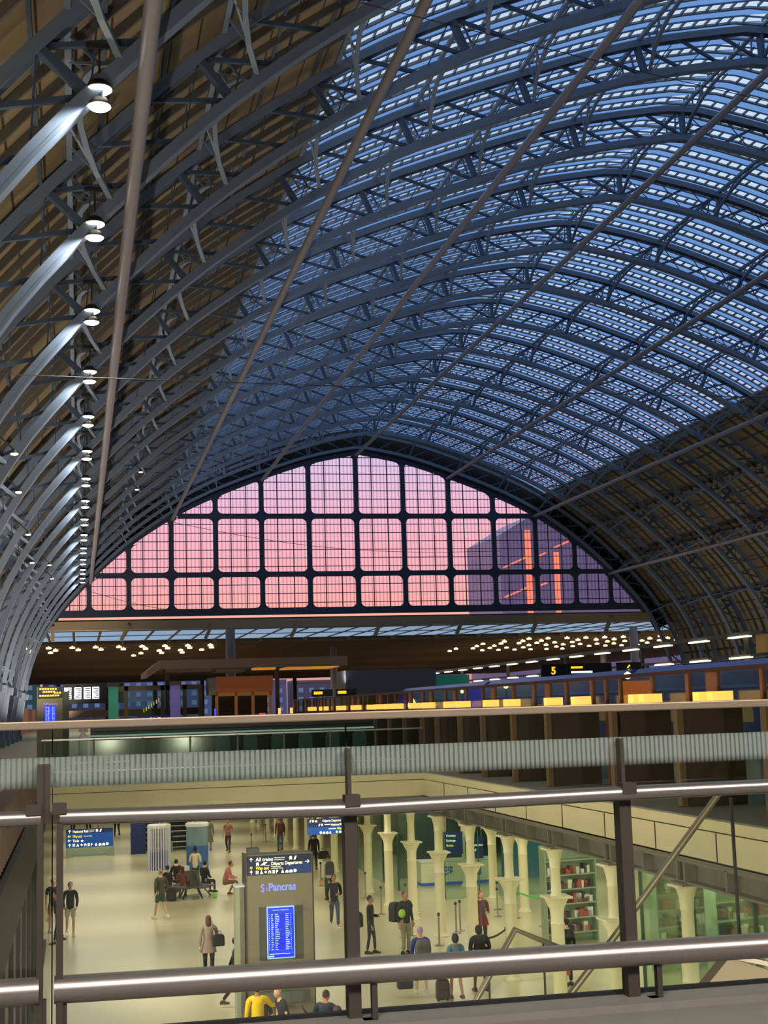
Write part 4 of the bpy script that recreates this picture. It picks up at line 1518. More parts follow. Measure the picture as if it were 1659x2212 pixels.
icons(m, 9.95, 2.73, 0.1, ['lift', 'round', 'tri', 'people'], -0.02)
m.box(9.66, 9.96, -0.02, -0.01, 2.90, 2.93).box(9.5, 9.72, -0.02, -0.01, 3.07, 3.10)
m.build('pictogram', SIGNTXT, t)['kind'] = 'stuff'

# boards above the exchange counter
for i, (x, z, lines, rz) in enumerate(((14.95, 1.50, ('Currency', 'Exchange', 'Bureau'), -0.10), (15.75, 1.30, ('Change', 'No commission', 'Buy · Sell', 'Cash'), -0.10))):
    t = thing('rate_board', 'dark blue hanging board with white rows, %s over the exchange counter' % ('left' if i == 0 else 'right'), 'sign', (x, 58.3 - i * 0.3, 0), rz)
    MB().box(0, 0.75, 0, 0.05, z - 0.05, z + 0.85).build('sign_panel', NAVY, t)
    for k, ln in enumerate(lines):
        text(ln, 0.14, (0.06, -0.01, z + 0.66 - k * 0.2), SIGNYEL if (i == 0 and k == 2) else SIGNTXT, t, sx=0.75)
    MB().box(0.05, 0.08, 0.01, 0.04, z + 0.85, 4.0).box(0.67, 0.70, 0.01, 0.04, z + 0.85, 4.0).build('hanger', BRUSHED, t)

t = thing('exchange_counter', 'white exchange counter with blue currency symbols behind glass', 'counter', (0, 60, 0))
MB().box(14.3, 17.6, 0, 0.8, 0.12, 0.98).build('front', mat('counter_white', (226, 222, 190), 0.5), t)
MB().box(14.3, 17.6, -0.02, 0.8, 0.0, 0.12).build('plinth', BLUEP, t)
MB().box(14.25, 17.65, -0.05, 0.85, 0.98, 1.03).build('worktop', WHITE, t)
text('E$', 0.5, (15.2, -0.02, 0.42), BLUEP, t, bold=0.012)
MB().box(16.75, 16.95, -0.02, 0, 0.35, 0.85).build('blue_panel', BLUEP, t)
t = thing('exchange_back_wall', 'blue and dark back wall of the exchange shop', 'wall panel', (0, 63, 0))
MB().box(14.0, 18.2, 0, 0.1, 0, 3.9).build('dark_panel', mat('teal_back', (52, 74, 70), 0.5), t)
MB().box(18.2, 22.0, -2.0, -1.9, 0, 3.9).build('blue_panel', mat('sky_blue_wall', (60, 124, 160), 0.5, 0, 0.15, 1.5), t)
for i, (x, y) in enumerate(((17.2, 58.4), (19.2, 56.5))):
    t = thing('arched_poster', 'arched framed poster on the blue shop wall, %s' % ('left' if i == 0 else 'right'), 'poster', (18.9 + i * 1.3, 60.9, 1.9))
    arc = [(-0.3, 0), (0.3, 0), (0.3, 0.8)] + [(0.3 * math.cos(a * math.pi / 8), 0.8 + 0.3 * math.sin(a * math.pi / 8)) for a in range(1, 8)] + [(-0.3, 0.8)]
    MB().prism([(a * 1.15, b * 1.06 - 0.05) for a, b in arc], 'Y', 0.0, 0.06).build('frame', COLM, t)
    MB().prism(arc, 'Y', -0.02, 0).build('picture', mat('poster_green', (96, 120, 92), 0.5, 0, 0.4, 3), t)
# glass fronts
for nm_, lab, bx, tin in (('glass_partition', 'frameless glass wall of the first shop behind the columns', (13.08, 13.10, 56, 72, 0, 3.9), SCREENGLASS),
                          ('glass_partition', 'frameless glass front before the exchange counter', (14.2, 18.5, 55.6, 55.62, 0, 2.6), SCREENGLASS),
                          ('glass_partition', 'green-tinted glass wall at the right under the deck', (13.3, 13.32, 18, 33, 0, 3.9), glass_mat('pale_green_glass', (0.86, 0.95, 0.86), 0.012, 0.05))):
    t = thing(nm_, lab, 'glass wall')
    MB().box(*bx).build('glass_panel', tin, t)
    m = MB()
    if bx[1] - bx[0] > 1:
        for x in (14.2, 15.6, 17.0, 18.45):
            m.box(x, x + 0.03, 55.57, 55.65, 0, 2.6)
    else:
        for y in range(int(bx[2]), int(bx[3]) + 1, 3):
            m.box(bx[0] - 0.03, bx[1] + 0.03, y, y + 0.04, 0, 3.9)
    m.build('edge', mat('glass_edge', (60, 84, 70), 0.3), t)
t = thing('shop_display', 'dark draped display hanging inside the first glass shop', 'display', (14.0, 64.5, 0))
MB().prism([(-0.3, 1.7), (0.0, 2.7), (0.35, 2.9), (0.65, 2.4), (0.75, 1.2), (0.6, 0.9), (0.5, 1.8), (0.2, 2.0), (-0.1, 1.5)], 'Y', 0, 0.25).build('drape', BLACKM, t)
MB().box(0.2, 0.24, 0.1, 0.14, 2.8, 3.95).build('hanger', BRUSHED, t)
struct(MB().box(24.0, 24.2, 6, 62, 0, 4).build('wall_shop_back', mat('pale_green_wall', (200, 206, 160), 0.5)), 'pale green back wall of the shops')
struct(MB().box(13.6, 24, 14, 14.2, 0, 4).build('wall_shop_south', mat('pale_green_wall', (200, 206, 160), 0.5)))
# shelving units in the shops
SHM = mat('shelf_glass', (150, 172, 140), 0.3)
GOODS = [mat('goods_red', (170, 80, 60), 0.5), mat('goods_white', (220, 220, 205), 0.5), mat('goods_brown', (110, 80, 50), 0.5), mat('goods_dark', (50, 46, 40), 0.5)]
for i, (x, y, rz, l) in enumerate(((15.4, 44.0, 0.15, 'open shop shelving with green shelves behind the fifth column'), (16.8, 38.5, 0.2, 'open shop shelving behind the tall post at the right'),
                                   (19.5, 41.5, 0.1, 'open shop shelving deeper in the right-hand shop'), (16.2, 33.5, 0.3, 'low open shelving at the right edge of the shop'))):
    t = thing('shelving_unit', l, 'shelving', (x, y, 0), rz)
    m = MB()
    for z in (0.3, 0.75, 1.2, 1.65, 2.1, 2.55, 3.0):
        m.box(-0.9, 0.9, 0, 0.4, z, z + 0.04)
    m.box(-0.92, -0.88, 0, 0.4, 0, 3.05).box(0.88, 0.92, 0, 0.4, 0, 3.05).box(-0.9, 0.9, 0.38, 0.4, 0, 3.05)
    m.build('shelf', SHM, t)
    rnd = random.Random(i)
    for gi, g in enumerate(GOODS):
        m = MB()
        for z in (0.34, 0.79, 1.24, 1.69, 2.14):
            for q in range(4):
                xx = rnd.uniform(-0.85, 0.7)
                m.box(xx, xx + rnd.uniform(0.08, 0.2), 0.05, 0.3, z, z + rnd.uniform(0.1, 0.3))
        o = m.build('goods', g, t)
        o['kind'] = 'stuff'
t = thing('illuminated_sign', 'small white illuminated shop sign behind the tall right post', 'sign', (17.7, 40.0, 2.6))
MB().box(0, 1.5, 0, 0.1, 0.0, 0.45).build('panel', mat('lit_pink_white', (240, 225, 250), emit=(240, 228, 250), estr=1.3), t)
text('SSOUR', 0.36, (0.1, -0.01, 0.08), mat('purple_letters', (130, 110, 160), 0.5), t)
MB().box(0.7, 0.74, 0.04, 0.08, 0.45, 1.4).build('hanger', BRUSHED, t)

# cylindrical glass booths and escalators
t = thing('cylinder_booth', 'round glass booth with white stripes before the escalators', 'booth', (3.9, 71.4, 0))
MB().lathe([(0.55, 2.05), (0.57, 2.08), (0.57, 2.22), (0.5, 2.24)], n=28).lathe([(0.57, 0), (0.57, 0.06), (0.5, 0.07)], n=28).build('ring', WHITE, t, True)
m = MB()
for k in range(26):
    a = 2 * math.pi * k / 26
    m.cbox(0.54 * math.cos(a), 0.54 * math.sin(a), 1.06, 0.05, 0.05, 2.0)
m.build('white_stripe', mat('white_stripe', (220, 222, 235), 0.4), t)
MB().lathe([(0.47, 0.05), (0.47, 0.95)], n=24).build('blue_base', mat('violet_blue_drum', (96, 100, 170), 0.4, 0, 0.3, 2), t, True)
t = thing('cylinder_booth', 'round glass booth with blue artwork at the right of the escalators', 'booth', (5.75, 71.4, 0))
MB().lathe([(0.55, 2.05), (0.57, 2.08), (0.57, 2.22), (0.5, 2.24)], n=28).build('ring', WHITE, t, True)
MB().lathe([(0.53, 1.15), (0.53, 2.05)], n=28).build('upper_drum', mat('grey_blue_drum', (120, 146, 160), 0.3, 0, 0.5, 1.4), t, True)
MB().lathe([(0.54, 0.0), (0.54, 1.15)], n=28).build('blue_drum', mat('blue_art_drum', (70, 110, 175), 0.35, 0, 0.6, 1.6), t, True)
MB().box(-1.2, -0.35, -0.35, 0.1, 0, 0.22).build('white_plinth', WHITE, t)
for i, x in enumerate((3.45, 5.1)):
    t = thing('escalator', 'dark-stepped escalator rising away behind the booths, %s' % ('left one' if i == 0 else 'right one'), 'escalator', (x, 81, 0))
    m = MB()
    for k in range(16):
        m.box(0.15, 1.2, 1.0 + k * 0.62, 1.7 + k * 0.62, k * 0.25 - 0.15, k * 0.25 + 0.05)
    m.build('step', mat('dark_step', (42, 54, 46), 0.5), t)
    m = MB()
    for xx in (0.0, 1.25):
        m.prism([(-0.2, 0), (1.2, 0), (10, 3.9), (10, 4.0), (8.5, 4.0), (1.2, 1.05), (-0.2, 1.05)], 'X', xx, xx + 0.05)
    m.build('side_glass', mat('escalator_side', (130, 165, 175), 0.2), t)
    m = MB()
    for xx in (-0.03, 1.22):
        m.tube([(xx + 0.03, -0.25, 0.6), (xx + 0.03, -0.25, 1.0), (xx + 0.03, 1.2, 1.08), (xx + 0.03, 8.4, 4.0)], 0.05, 8)
    m.build('handrail', BLACKM, t)
t = thing('poster_panel', 'tall navy poster panel left of the escalators', 'poster', (2.95, 80.4, 0))
MB().box(-0.1, 0.72, 0, 0.1, 0, 2.0).build('panel', mat('navy_poster', (26, 40, 100), 0.5, 0, 0.35, 2), t)
MB().box(-0.14, 0.76, 0.02, 0.08, 2.0, 2.04).build('frame', BRUSHED, t)
t = thing('hanging_lamp', 'pale pear-shaped pendant hung before the escalators', 'lamp', (3.95, 70.0, 2.45))
MB().lathe([(0.04, 0.0), (0.13, 0.05), (0.14, 0.16), (0.07, 0.33), (0.02, 0.4)], n=14).build('shade', COLM, t, True)
MB().box(-0.01, 0.01, -0.01, 0.01, 0.38, 1.55).build('cord', BLACKM, t)
t = thing('hanging_lamp', 'pale pear-shaped pendant hung over the queue posts', 'lamp', (11.2, 68.0, 2.5))
MB().lathe([(0.04, 0.0), (0.13, 0.05), (0.14, 0.16), (0.07, 0.33), (0.02, 0.4)], n=14).build('shade', COLM, t, True)
MB().box(-0.01, 0.01, -0.01, 0.01, 0.38, 1.5).build('cord', BLACKM, t)

# ------------------------------------------------------------------ queue posts
qp = thing('queue_post', '', 'queue post', (0, 0, 0), 0, 'steel queue barrier posts in the arcade')
MB().lathe([(0.16, 0), (0.17, 0.015), (0.06, 0.04), (0.03, 0.05), (0.028, 0.92)], n=12).build('pole', BRUSHED, qp, True)
MB().lathe([(0.028, 0.92), (0.045, 0.93), (0.045, 1.0), (0.03, 1.02)], n=12).build('head', BLACKM, qp, True)
QP = [(10.6, 47.2), (10.95, 47.5), (11.3, 45.2), (12.45, 47.4), (12.7, 47.8), (13.1, 47.0), (11.35, 40.2), (12.45, 41.6), (14.8, 50.4), (15.3, 49.8), (15.3, 52.1), (15.6, 47.6), (16.0, 45.6),
      (10.3, 62.0), (10.45, 66), (9.95, 72), (9.2, 78), (11.35, 57.4), (10.75, 84), (8.6, 84), (12.55, 54.2), (11.0, 52.7), (12.0, 53.0), (12.3, 52.4)]
for i, (x, y) in enumerate(QP):
    g = 'before the exchange shop' if i in (8, 9, 10, 11, 12, 20, 22, 23) else ('between the columns' if i < 8 else 'along the arcade beyond the totem')
    lab = 'steel queue post %s' % g
    if i == 0:
        qp.location = (x, y, 0)
        qp['label'] = lab
        qp['group'] = 'queue posts ' + g
    else:
        dup(qp, (x, y, 0), 0, lab, 'queue posts ' + g)
for (a, b, l, c) in (((11.35, 40.2), (12.45, 41.6), 'black belt strung between two queue posts near the red-coated woman', BLACKM), ((15.3, 49.8), (15.6, 47.6), 'green belt strung between queue posts before the blue wall', mat('green_belt', (80, 190, 80), 0.5)),
                     ((14.8, 50.4), (15.3, 52.1), 'navy belt strung between queue posts before the blue wall', NAVY)):
    m = MB()
    pts = [Vector((a[0], a[1], 0.95)).lerp(Vector((b[0], b[1], 0.95)), k / 8) - Vector((0, 0, 0.07 * math.sin(math.pi * k / 8))) for k in range(9)]
    for p, q in zip(pts, pts[1:]):
        m.bar(p, q, 0.01, 0.06)
    tag(m.build('belt', c), l, 'belt')

# ------------------------------------------------------------------ stair balustrades and flank below the footbridge, right
RAILM = mat('dull_bronze_rail', (112, 104, 84), 0.4, 0.4)
def proj_tube(name, label, pts, r):
    t = thing(name, label, 'handrail', (0, 0, 0))
    MB().tube(pts, r, 10).build('rail', RAILM, t, True)
    return t


t = proj_tube('stair_handrail', 'long slanting handrail of the escalator descending at the right', [(9.40, 20, 6.18), (7.56, 20, 4.13), (6.4, 20, 2.9)], 0.05)
MB().add([(9.40, 20.1, 6.15), (7.56, 20.1, 4.1), (6.4, 20.1, 2.87), (6.4, 20.1, 1.6), (11.5, 20.1, 1.6), (11.5, 20.1, 6.15)], [(0, 1, 2, 3, 4, 5)]).build('glass_panel', NEARGLASS, t)
m = MB()
for x, z0 in ((7.77, 4.3), (9.62, 6.1)):
    m.box(x - 0.015, x + 0.015, 20.06, 20.12, 1.6, z0)
m.build('post', BLACKM, t)
t = proj_tube('stair_handrail', 'peaked handrail of the lower stair beside the columns', [(6.9, 20, 4.04), (6.12, 20, 4.39), (5.41, 20, 3.31), (4.9, 20, 2.5)], 0.045)
MB().add([(6.9, 20.1, 4.0), (6.12, 20.1, 4.36), (5.41, 20.1, 3.28), (5.1, 20.1, 2.8), (5.1, 20.1, 1.6), (6.9, 20.1, 1.6)], [(0, 1, 2, 3, 4, 5)]).build('glass_panel', NEARGLASS, t)
MB().box(5.72, 5.74, 20.06, 20.1, 1.6, 3.7).box(6.55, 6.57, 20.06, 20.1, 1.6, 4.2).build('post', BLACKM, t)
t = proj_tube('stair_handrail', 'tiny peaked handrail end at the bottom centre', [(4.22, 20, 3.15), (4.30, 20, 3.44), (4.46, 20, 3.26), (4.6, 20, 3.0)], 0.03)
MB().box(4.28, 4.31, 19.98, 20.02, 0, 3.4).build('post', RAILM, t)
t = thing('stair_structure', 'stair landings and supports below the slanting handrails', 'stair')
MB().box(4.9, 11.8, 20.05, 21.5, 1.5, 1.6).box(5.0, 5.2, 20.4, 20.6, 0, 1.5).box(11.2, 11.4, 20.4, 20.6, 0, 1.5).build('landing', BEAMG, t)
t = thing('stair_flank', 'brown wedge-shaped stair flank panel at the lower right', 'panel', (0, 9, 0))
MB().prism([(3.8, 5.47), (4.23, 5.885), (4.55, 5.77), (5.4, 5.6), (5.4, 0.0), (3.8, 0.0)], 'Y', 0, 0.12).build('panel', mat('flank_brown', (62, 50, 32), 0.7), t)
MB().bar((4.22, -0.02, 5.90), (5.4, -0.02, 5.61), 0.06, 0.03).build('trim', BRONZE, t)

# ------------------------------------------------------------------ people
def skin_mesh(verts, edges, radii, root=0, sub=1):
    me = bpy.data.meshes.new('tmp')
    me.from_pydata([(x, y / 0.8, z) for x, y, z in verts], edges, [])
    o = bpy.data.objects.new('tmp', me)
    C.objects.link(o)
    sk = o.modifiers.new('skin', 'SKIN')
    sk.use_smooth_shade = True
    for i, r in enumerate(radii):
        me.skin_vertices[0].data[i].radius = (r, r)
    me.skin_vertices[0].data[root].use_root = True
    if sub:
        sb = o.modifiers.new('sub', 'SUBSURF')
        sb.levels = sub
        sb.render_levels = sub
    dg = bpy.context.evaluated_depsgraph_get()
    dg.update()
    ev = o.evaluated_get(dg)
    out = bpy.data.meshes.new_from_object(ev)
    for v in out.vertices:
        v.co.y *= 0.8
    bpy.data.objects.remove(o)
    bpy.data.meshes.remove(me)
    return out


def mesh_obj(me, name, material, parent):
    me.materials.clear()
    me.materials.append(material)
    for p in me.polygons:
        p.use_smooth = True
    me.name = name
    o = bpy.data.objects.new(name, me)
    C.objects.link(o)
    o.parent = parent
    return o


SKIN_L = mat('skin_light', (222, 172, 138), 0.5, 0, 0.05)
SKIN_M = mat('skin_mid', (176, 124, 92), 0.5, 0, 0.05)
SKIN_D = mat('skin_dark', (92, 60, 44), 0.5, 0, 0.05)
EYEM = mat('eye_dark', (30, 22, 18), 0.3)
LIPM = mat('lip', (160, 90, 80), 0.5)


def V3(*a):
    return Vector(a)


def person(name_label, x, y, z=0.0, face=0.0, H=1.75, pose='stand', st=0.0, skin=SKIN_L, top=(40, 40, 44), bottom=(50, 60, 90), legs='long', sleeve='long',
           hair=(50, 36, 26), hairstyle='short', shoes=(40, 38, 36), arms=('down', 'down'), lean=0.0, headtilt=0.0, hem=None, extra=None, width=1.0, group=None):
    """face: heading in degrees, 0 looks toward the viewer (-Y)"""
    t = thing('person', name_label, 'person', (x, y, z), math.radians(face), group)
    k = H / 1.75
    W = width
    sit = pose == 'sit'
    hz = 0.50 if sit else 0.93
    J = {}
    J['pel'] = V3(0, 0, hz)
    J['waist'] = V3(0, -lean * 0.12, hz + 0.16)
    J['chest'] = V3(0, -lean * 0.35, hz + 0.37)
    J['nb'] = V3(0, -lean * 0.5, hz + 0.53)
    J['neck'] = V3(0, -lean * 0.53 - headtilt * 0.02, hz + 0.60)
    J['head'] = V3(0, -lean * 0.55 - headtilt * 0.07 - 0.015, hz + 0.72 - headtilt * 0.03)
    for sgn, s_ in ((-1, 'L'), (1, 'R')):
        J['hip' + s_] = V3(sgn * 0.095 * W, 0, hz - 0.04)
        J['sh' + s_] = V3(sgn * 0.185 * W, -lean * 0.45, hz + 0.49)
        if sit:
            J['kn' + s_] = V3(sgn * 0.13, -0.44, 0.50)
            J['an' + s_] = V3(sgn * 0.13, -0.46 - st * sgn * 0.3, 0.09)
        else:
            fy = -sgn * st / 2
            J['an' + s_] = V3(sgn * 0.095, fy, 0.09 + (0.07 if (st > 0.2 and sgn == -1) else 0))
            J['kn' + s_] = V3(sgn * 0.10, fy * 0.5 - 0.03 - 0.05 * (st > 0.2) * (sgn == -1), 0.50)
        a = arms[0] if sgn == -1 else arms[1]
        sh = J['sh' + s_]
        sw = sgn * st * 0.25
        el, wr, hd = {
            'down': (V3(sgn * 0.235 * W, sh.y + 0.03 + sw * 0.6, sh.z - 0.28), V3(sgn * 0.25 * W, sh.y - 0.03 + sw * 1.5, sh.z - 0.53), V3(sgn * 0.25 * W, sh.y - 0.05 + sw * 1.8, sh.z - 0.62)),
            'bent': (V3(sgn * 0.25 * W, sh.y + 0.03, sh.z - 0.28), V3(sgn * 0.14, sh.y - 0.22, sh.z - 0.30), V3(sgn * 0.07, sh.y - 0.27, sh.z - 0.29)),
            'up': (V3(sgn * 0.25 * W, sh.y - 0.14, sh.z - 0.22), V3(sgn * 0.17, sh.y - 0.30, sh.z - 0.02), V3(sgn * 0.15, sh.y - 0.32, sh.z + 0.07)),
            'pocket': (V3(sgn * 0.245 * W, sh.y + 0.05, sh.z - 0.28), V3(sgn * 0.205 * W, sh.y - 0.03, sh.z - 0.50), V3(sgn * 0.18 * W, sh.y - 0.07, sh.z - 0.57)),
            'strap': (V3(sgn * 0.30 * W, sh.y + 0.02, sh.z - 0.24), V3(sgn * 0.20 * W, sh.y - 0.14, sh.z - 0.10), V3(sgn * 0.16 * W, sh.y - 0.14, sh.z - 0.03)),
            'out': (V3(sgn * 0.33 * W, sh.y - 0.12, sh.z - 0.20), V3(sgn * 0.52 * W, sh.y - 0.26, sh.z - 0.20), V3(sgn * 0.60 * W, sh.y - 0.30, sh.z - 0.15)),
            'lap': (V3(sgn * 0.24 * W, sh.y - 0.05, sh.z - 0.28), V3(sgn * 0.10, sh.y - 0.28, sh.z - 0.36), V3(sgn * 0.05, sh.y - 0.34, sh.z - 0.34)),
        }[a]
        J['el' + s_], J['wr' + s_], J['hd' + s_] = el, wr, hd
    # continuous body
    vs, ed, rr, idx = [], [], [], {}

    def nv(key, p, r):
        idx[key] = len(vs)
        vs.append(tuple(p * k if isinstance(p, Vector) else V3(*p) * k))
        rr.append(r * k)
        return idx[key]

    nv('pel', J['pel'], 0.125 * W)
    nv('waist', J['waist'], 0.115 * W)
    nv('chest', J['chest'], 0.135 * W)
    nv('nb', J['nb'], 0.075)
    nv('neck', J['neck'], 0.052)
    nv('head', J['head'], 0.06)
    ed += [(0, 1), (1, 2), (2, 3), (3, 4), (4, 5)]
    for s_, sgn in (('L', -1), ('R', 1)):
        nv('hip' + s_, J['hip' + s_], 0.085 * W)
        nv('kn' + s_, J['kn' + s_], 0.052)
        nv('calf' + s_, J['kn' + s_].lerp(J['an' + s_], 0.35), 0.052)
        nv('an' + s_, J['an' + s_], 0.035)
        nv('toe' + s_, J['an' + s_] + V3(0, -0.15, -0.055), 0.03)
        ed += [(0, idx['hip' + s_]), (idx['hip' + s_], idx['kn' + s_]), (idx['kn' + s_], idx['calf' + s_]), (idx['calf' + s_], idx['an' + s_]), (idx['an' + s_], idx['toe' + s_])]
        nv('sh' + s_, J['sh' + s_], 0.052)
        nv('el' + s_, J['el' + s_], 0.038)
        nv('wr' + s_, J['wr' + s_], 0.024)
        nv('hd' + s_, J['hd' + s_], 0.032)
        ed += [(idx['nb'], idx['sh' + s_]), (idx['sh' + s_], idx['el' + s_]), (idx['el' + s_], idx['wr' + s_]), (idx['wr' + s_], idx['hd' + s_])]
    body = skin_mesh(vs, ed, rr, 0, 1)
    bmh = bmesh.new()
    bmh.from_mesh(body)
    hc = J['head'] * k

    def blend(mb):
        base = [bmh.verts.new(v) for v in mb.v]
        for f in mb.f:
            try:
                bmh.faces.new([base[i] for i in f])
            except Exception:
                pass
    hm = MB().ball((0, 0, 0), 0.078 * k, 0.098 * k, 0.122 * k, 14, 10)
    hv = []
    for v in hm.v:
        vx, vy, vz = v
        if vz < 0:
            q = 1 + 1.6 * vz / k
            vx *= q
            vy = vy * (0.9 if vy > 0 else 1.0) - (0.008 * k if vz < -0.05 * k else 0)
        hv.append((hc.x + vx, hc.y + vy, hc.z + vz))
    hm.v = hv
    blend(hm)
    no = MB().add([(hc.x, hc.y - 0.096 * k, hc.z + 0.02 * k), (hc.x - 0.014 * k, hc.y - 0.092 * k, hc.z - 0.028 * k), (hc.x + 0.014 * k, hc.y - 0.092 * k, hc.z - 0.028 * k), (hc.x, hc.y - 0.120 * k, hc.z - 0.024 * k)],
                  [(0, 1, 3), (0, 3, 2), (1, 2, 3), (0, 2, 1)])
    blend(no)
    for sg in (-1, 1):
        blend(MB().ball((hc.x + sg * 0.078 * k, hc.y + 0.005, hc.z - 0.005), 0.010 * k, 0.018 * k, 0.030 * k, 6, 5))
    # fingers and thumb on each hand
    for s_, sgn in (('L', -1), ('R', 1)):
        wr, hd = J['wr' + s_] * k, J['hd' + s_] * k
        d = (hd - wr).normalized()
        a = d.cross(V3(1, 0.2, 0.1)).normalized()
        b = d.cross(a).normalized()
        for q, (o2, ln) in enumerate(((-0.027, 0.062), (-0.009, 0.074), (0.009, 0.070), (0.026, 0.055))):
            p0 = hd + a * o2 * k
            p1 = p0 + d * ln * 0.55 * k + b * sgn * 0.008 * k
            p2 = p1 + d * ln * 0.38 * k + b * sgn * 0.022 * k
            blend(MB().tube([p0, p1, p2], [0.0095 * k, 0.0085 * k, 0.007 * k], 6))
        p0 = wr.lerp(hd, 0.55) + a * 0.022 * k
        p1 = p0 + (a * 0.030 + d * 0.025) * k
        blend(MB().tube([p0, p1, p1 + (d * 0.03 + b * sgn * 0.01) * k], [0.013 * k, 0.010 * k, 0.008 * k], 6))
    bmh.to_mesh(body)
    bmh.free()
    mesh_obj(body, 'body', skin, t)
    m = MB()
    for sg in (-1, 1):
        m.ball((hc.x + sg * 0.03 * k, hc.y - 0.087 * k, hc.z + 0.012 * k), 0.011 * k, 0.009 * k, 0.008 * k, 6, 5)
    m.build('eyes', EYEM, t)
    MB().ball((hc.x, hc.y - 0.094 * k, hc.z - 0.052 * k), 0.024 * k, 0.008 * k, 0.007 * k, 8, 5).build('mouth', LIPM, t)
    # clothing
    tm = top if not isinstance(top, tuple) else mat('cloth_%d_%d_%d' % top, top, 0.8, 0, 0.15, 6)
    tv = [J['pel'] - V3(0, 0, 0.0 if sit else 0.10), J['pel'] + V3(0, 0, 0.03), J['waist'], J['chest'], J['nb']]
    tr = [0.165 * W, 0.158 * W, 0.148 * W, 0.165 * W, 0.088]
    te = [(0, 1), (1, 2), (2, 3), (3, 4)]
    for s_ in 'LR':
        b = len(tv)
        tv.append(J['sh' + s_])
        tr.append(0.075 * W)
        te.append((4, b))
        if sleeve != 'none':
            tv.append(J['el' + s_] if sleeve == 'long' else J['sh' + s_].lerp(J['el' + s_], 0.7))
            tr.append(0.056 if sleeve == 'long' else 0.06)
            te.append((b, b + 1))
            if sleeve == 'long':
                tv.append(J['wr' + s_])
                tr.append(0.042)
                te.append((b + 1, b + 2))
    mesh_obj(skin_mesh([tuple(p * k) for p in tv], te, [r * k for r in tr], 0, 1), 'top', tm, t)
    bm2 = bottom if not isinstance(bottom, tuple) else mat('cloth_%d_%d_%d' % bottom, bottom, 0.8, 0, 0.15, 6)
    if legs != 'none':
        bv = [J['pel'] + V3(0, 0, 0.12), J['pel'] - V3(0, 0, 0.02)]
        br = [0.132 * W, 0.140 * W]
        be = [(0, 1)]
        for s_ in 'LR':
            b = len(bv)
            bv.append(J['hip' + s_])
            br.append(0.108 * W)
            be.append((1, b))
            kp = J['kn' + s_] if legs == 'long' else J['hip' + s_].lerp(J['kn' + s_], 0.82)
            bv.append(kp)
            br.append(0.068 if legs == 'long' else 0.092)
            be.append((b, b + 1))
            if legs == 'long':
                bv.append(J['an' + s_] + V3(0, 0, 0.02))
                br.append(0.055)
                be.append((b + 1, b + 2))
        mesh_obj(skin_mesh([tuple(p * k) for p in bv], be, [r * k for r in br], 1, 1), 'shorts' if legs == 'short' else 'trousers', bm2, t)
    if hem:
        # coat or skirt falling from the waist: (bottom height, bottom radius, colour)
        z1, r1, c1 = hem
        hm2 = c1 if not isinstance(c1, tuple) else mat('cloth_%d_%d_%d' % c1, c1, 0.8, 0, 0.15, 6)
        prof = [(r1, z1), (r1 * 0.97, z1 + 0.02), ((r1 + 0.16) / 2, (z1 + hz + 0.1) / 2), (0.155, hz + 0.08), (0.13, hz + 0.2)]
        MB().lathe([(a * k, b * k) for a, b in prof], n=18, sy=0.8).build('skirt', hm2, t, True)
    # hair and headgear
    hmn = hair if not isinstance(hair, tuple) else mat('hair_%d_%d_%d' % hair, hair, 0.7, 0, 0.2, 20)
    m = MB()
    if hairstyle in ('short', 'long', 'bun'):
        m.ball((hc.x, hc.y + 0.020 * k, hc.z + 0.030 * k), 0.086 * k, 0.098 * k, 0.104 * k, 12, 8)
        if hairstyle == 'long':
            m.ball((hc.x, hc.y + 0.055 * k, hc.z - 0.075 * k), 0.092 * k, 0.06 * k, 0.15 * k, 12, 8)
        if hairstyle == 'bun':
            m.ball((hc.x, hc.y + 0.03 * k, hc.z + 0.15 * k), 0.045 * k, 0.045 * k, 0.04 * k, 10, 6)
        m.build('hair', hmn, t, True)
    elif hairstyle == 'cropped':
        m.ball((hc.x, hc.y + 0.012 * k, hc.z + 0.030 * k), 0.080 * k, 0.094 * k, 0.097 * k, 12, 8).build('hair', hmn, t, True)
    elif hairstyle == 'cap':
        m.ball((hc.x, hc.y + 0.005, hc.z + 0.045 * k), 0.09 * k, 0.105 * k, 0.09 * k, 12, 8)
        m.prism([(hc.x - 0.06 * k, hc.y - 0.08 * k), (hc.x + 0.06 * k, hc.y - 0.08 * k), (hc.x + 0.045 * k, hc.y - 0.17 * k), (hc.x - 0.045 * k, hc.y - 0.17 * k)], 'Z', hc.z + 0.04 * k, hc.z + 0.055 * k)
        m.build('cap', hmn, t, True)
    elif hairstyle == 'hood':
        m.ball((hc.x, hc.y + 0.025 * k, hc.z + 0.01 * k), 0.105 * k, 0.115 * k, 0.135 * k, 12, 8).build('hood', hmn, t, True)
    # shoes
    sh_ = shoes if not isinstance(shoes, tuple) else mat('shoe_%d_%d_%d' % shoes, shoes, 0.5)
    for s_ in 'LR':
        a = J['an' + s_] * k
        zz = a.z - 0.09 * k
        pr = [(-0.17, 0.0), (0.08, 0.0), (0.085, 0.05), (0.05, 0.10), (-0.02, 0.11), (-0.10, 0.065), (-0.165, 0.05), (-0.185, 0.025)]
        MB().prism([(a.y + p * k, zz + q * k) for p, q in pr], 'X', a.x - 0.045 * k, a.x + 0.045 * k).build('shoe', sh_, t, bevel=0.012)
    return t, J, k


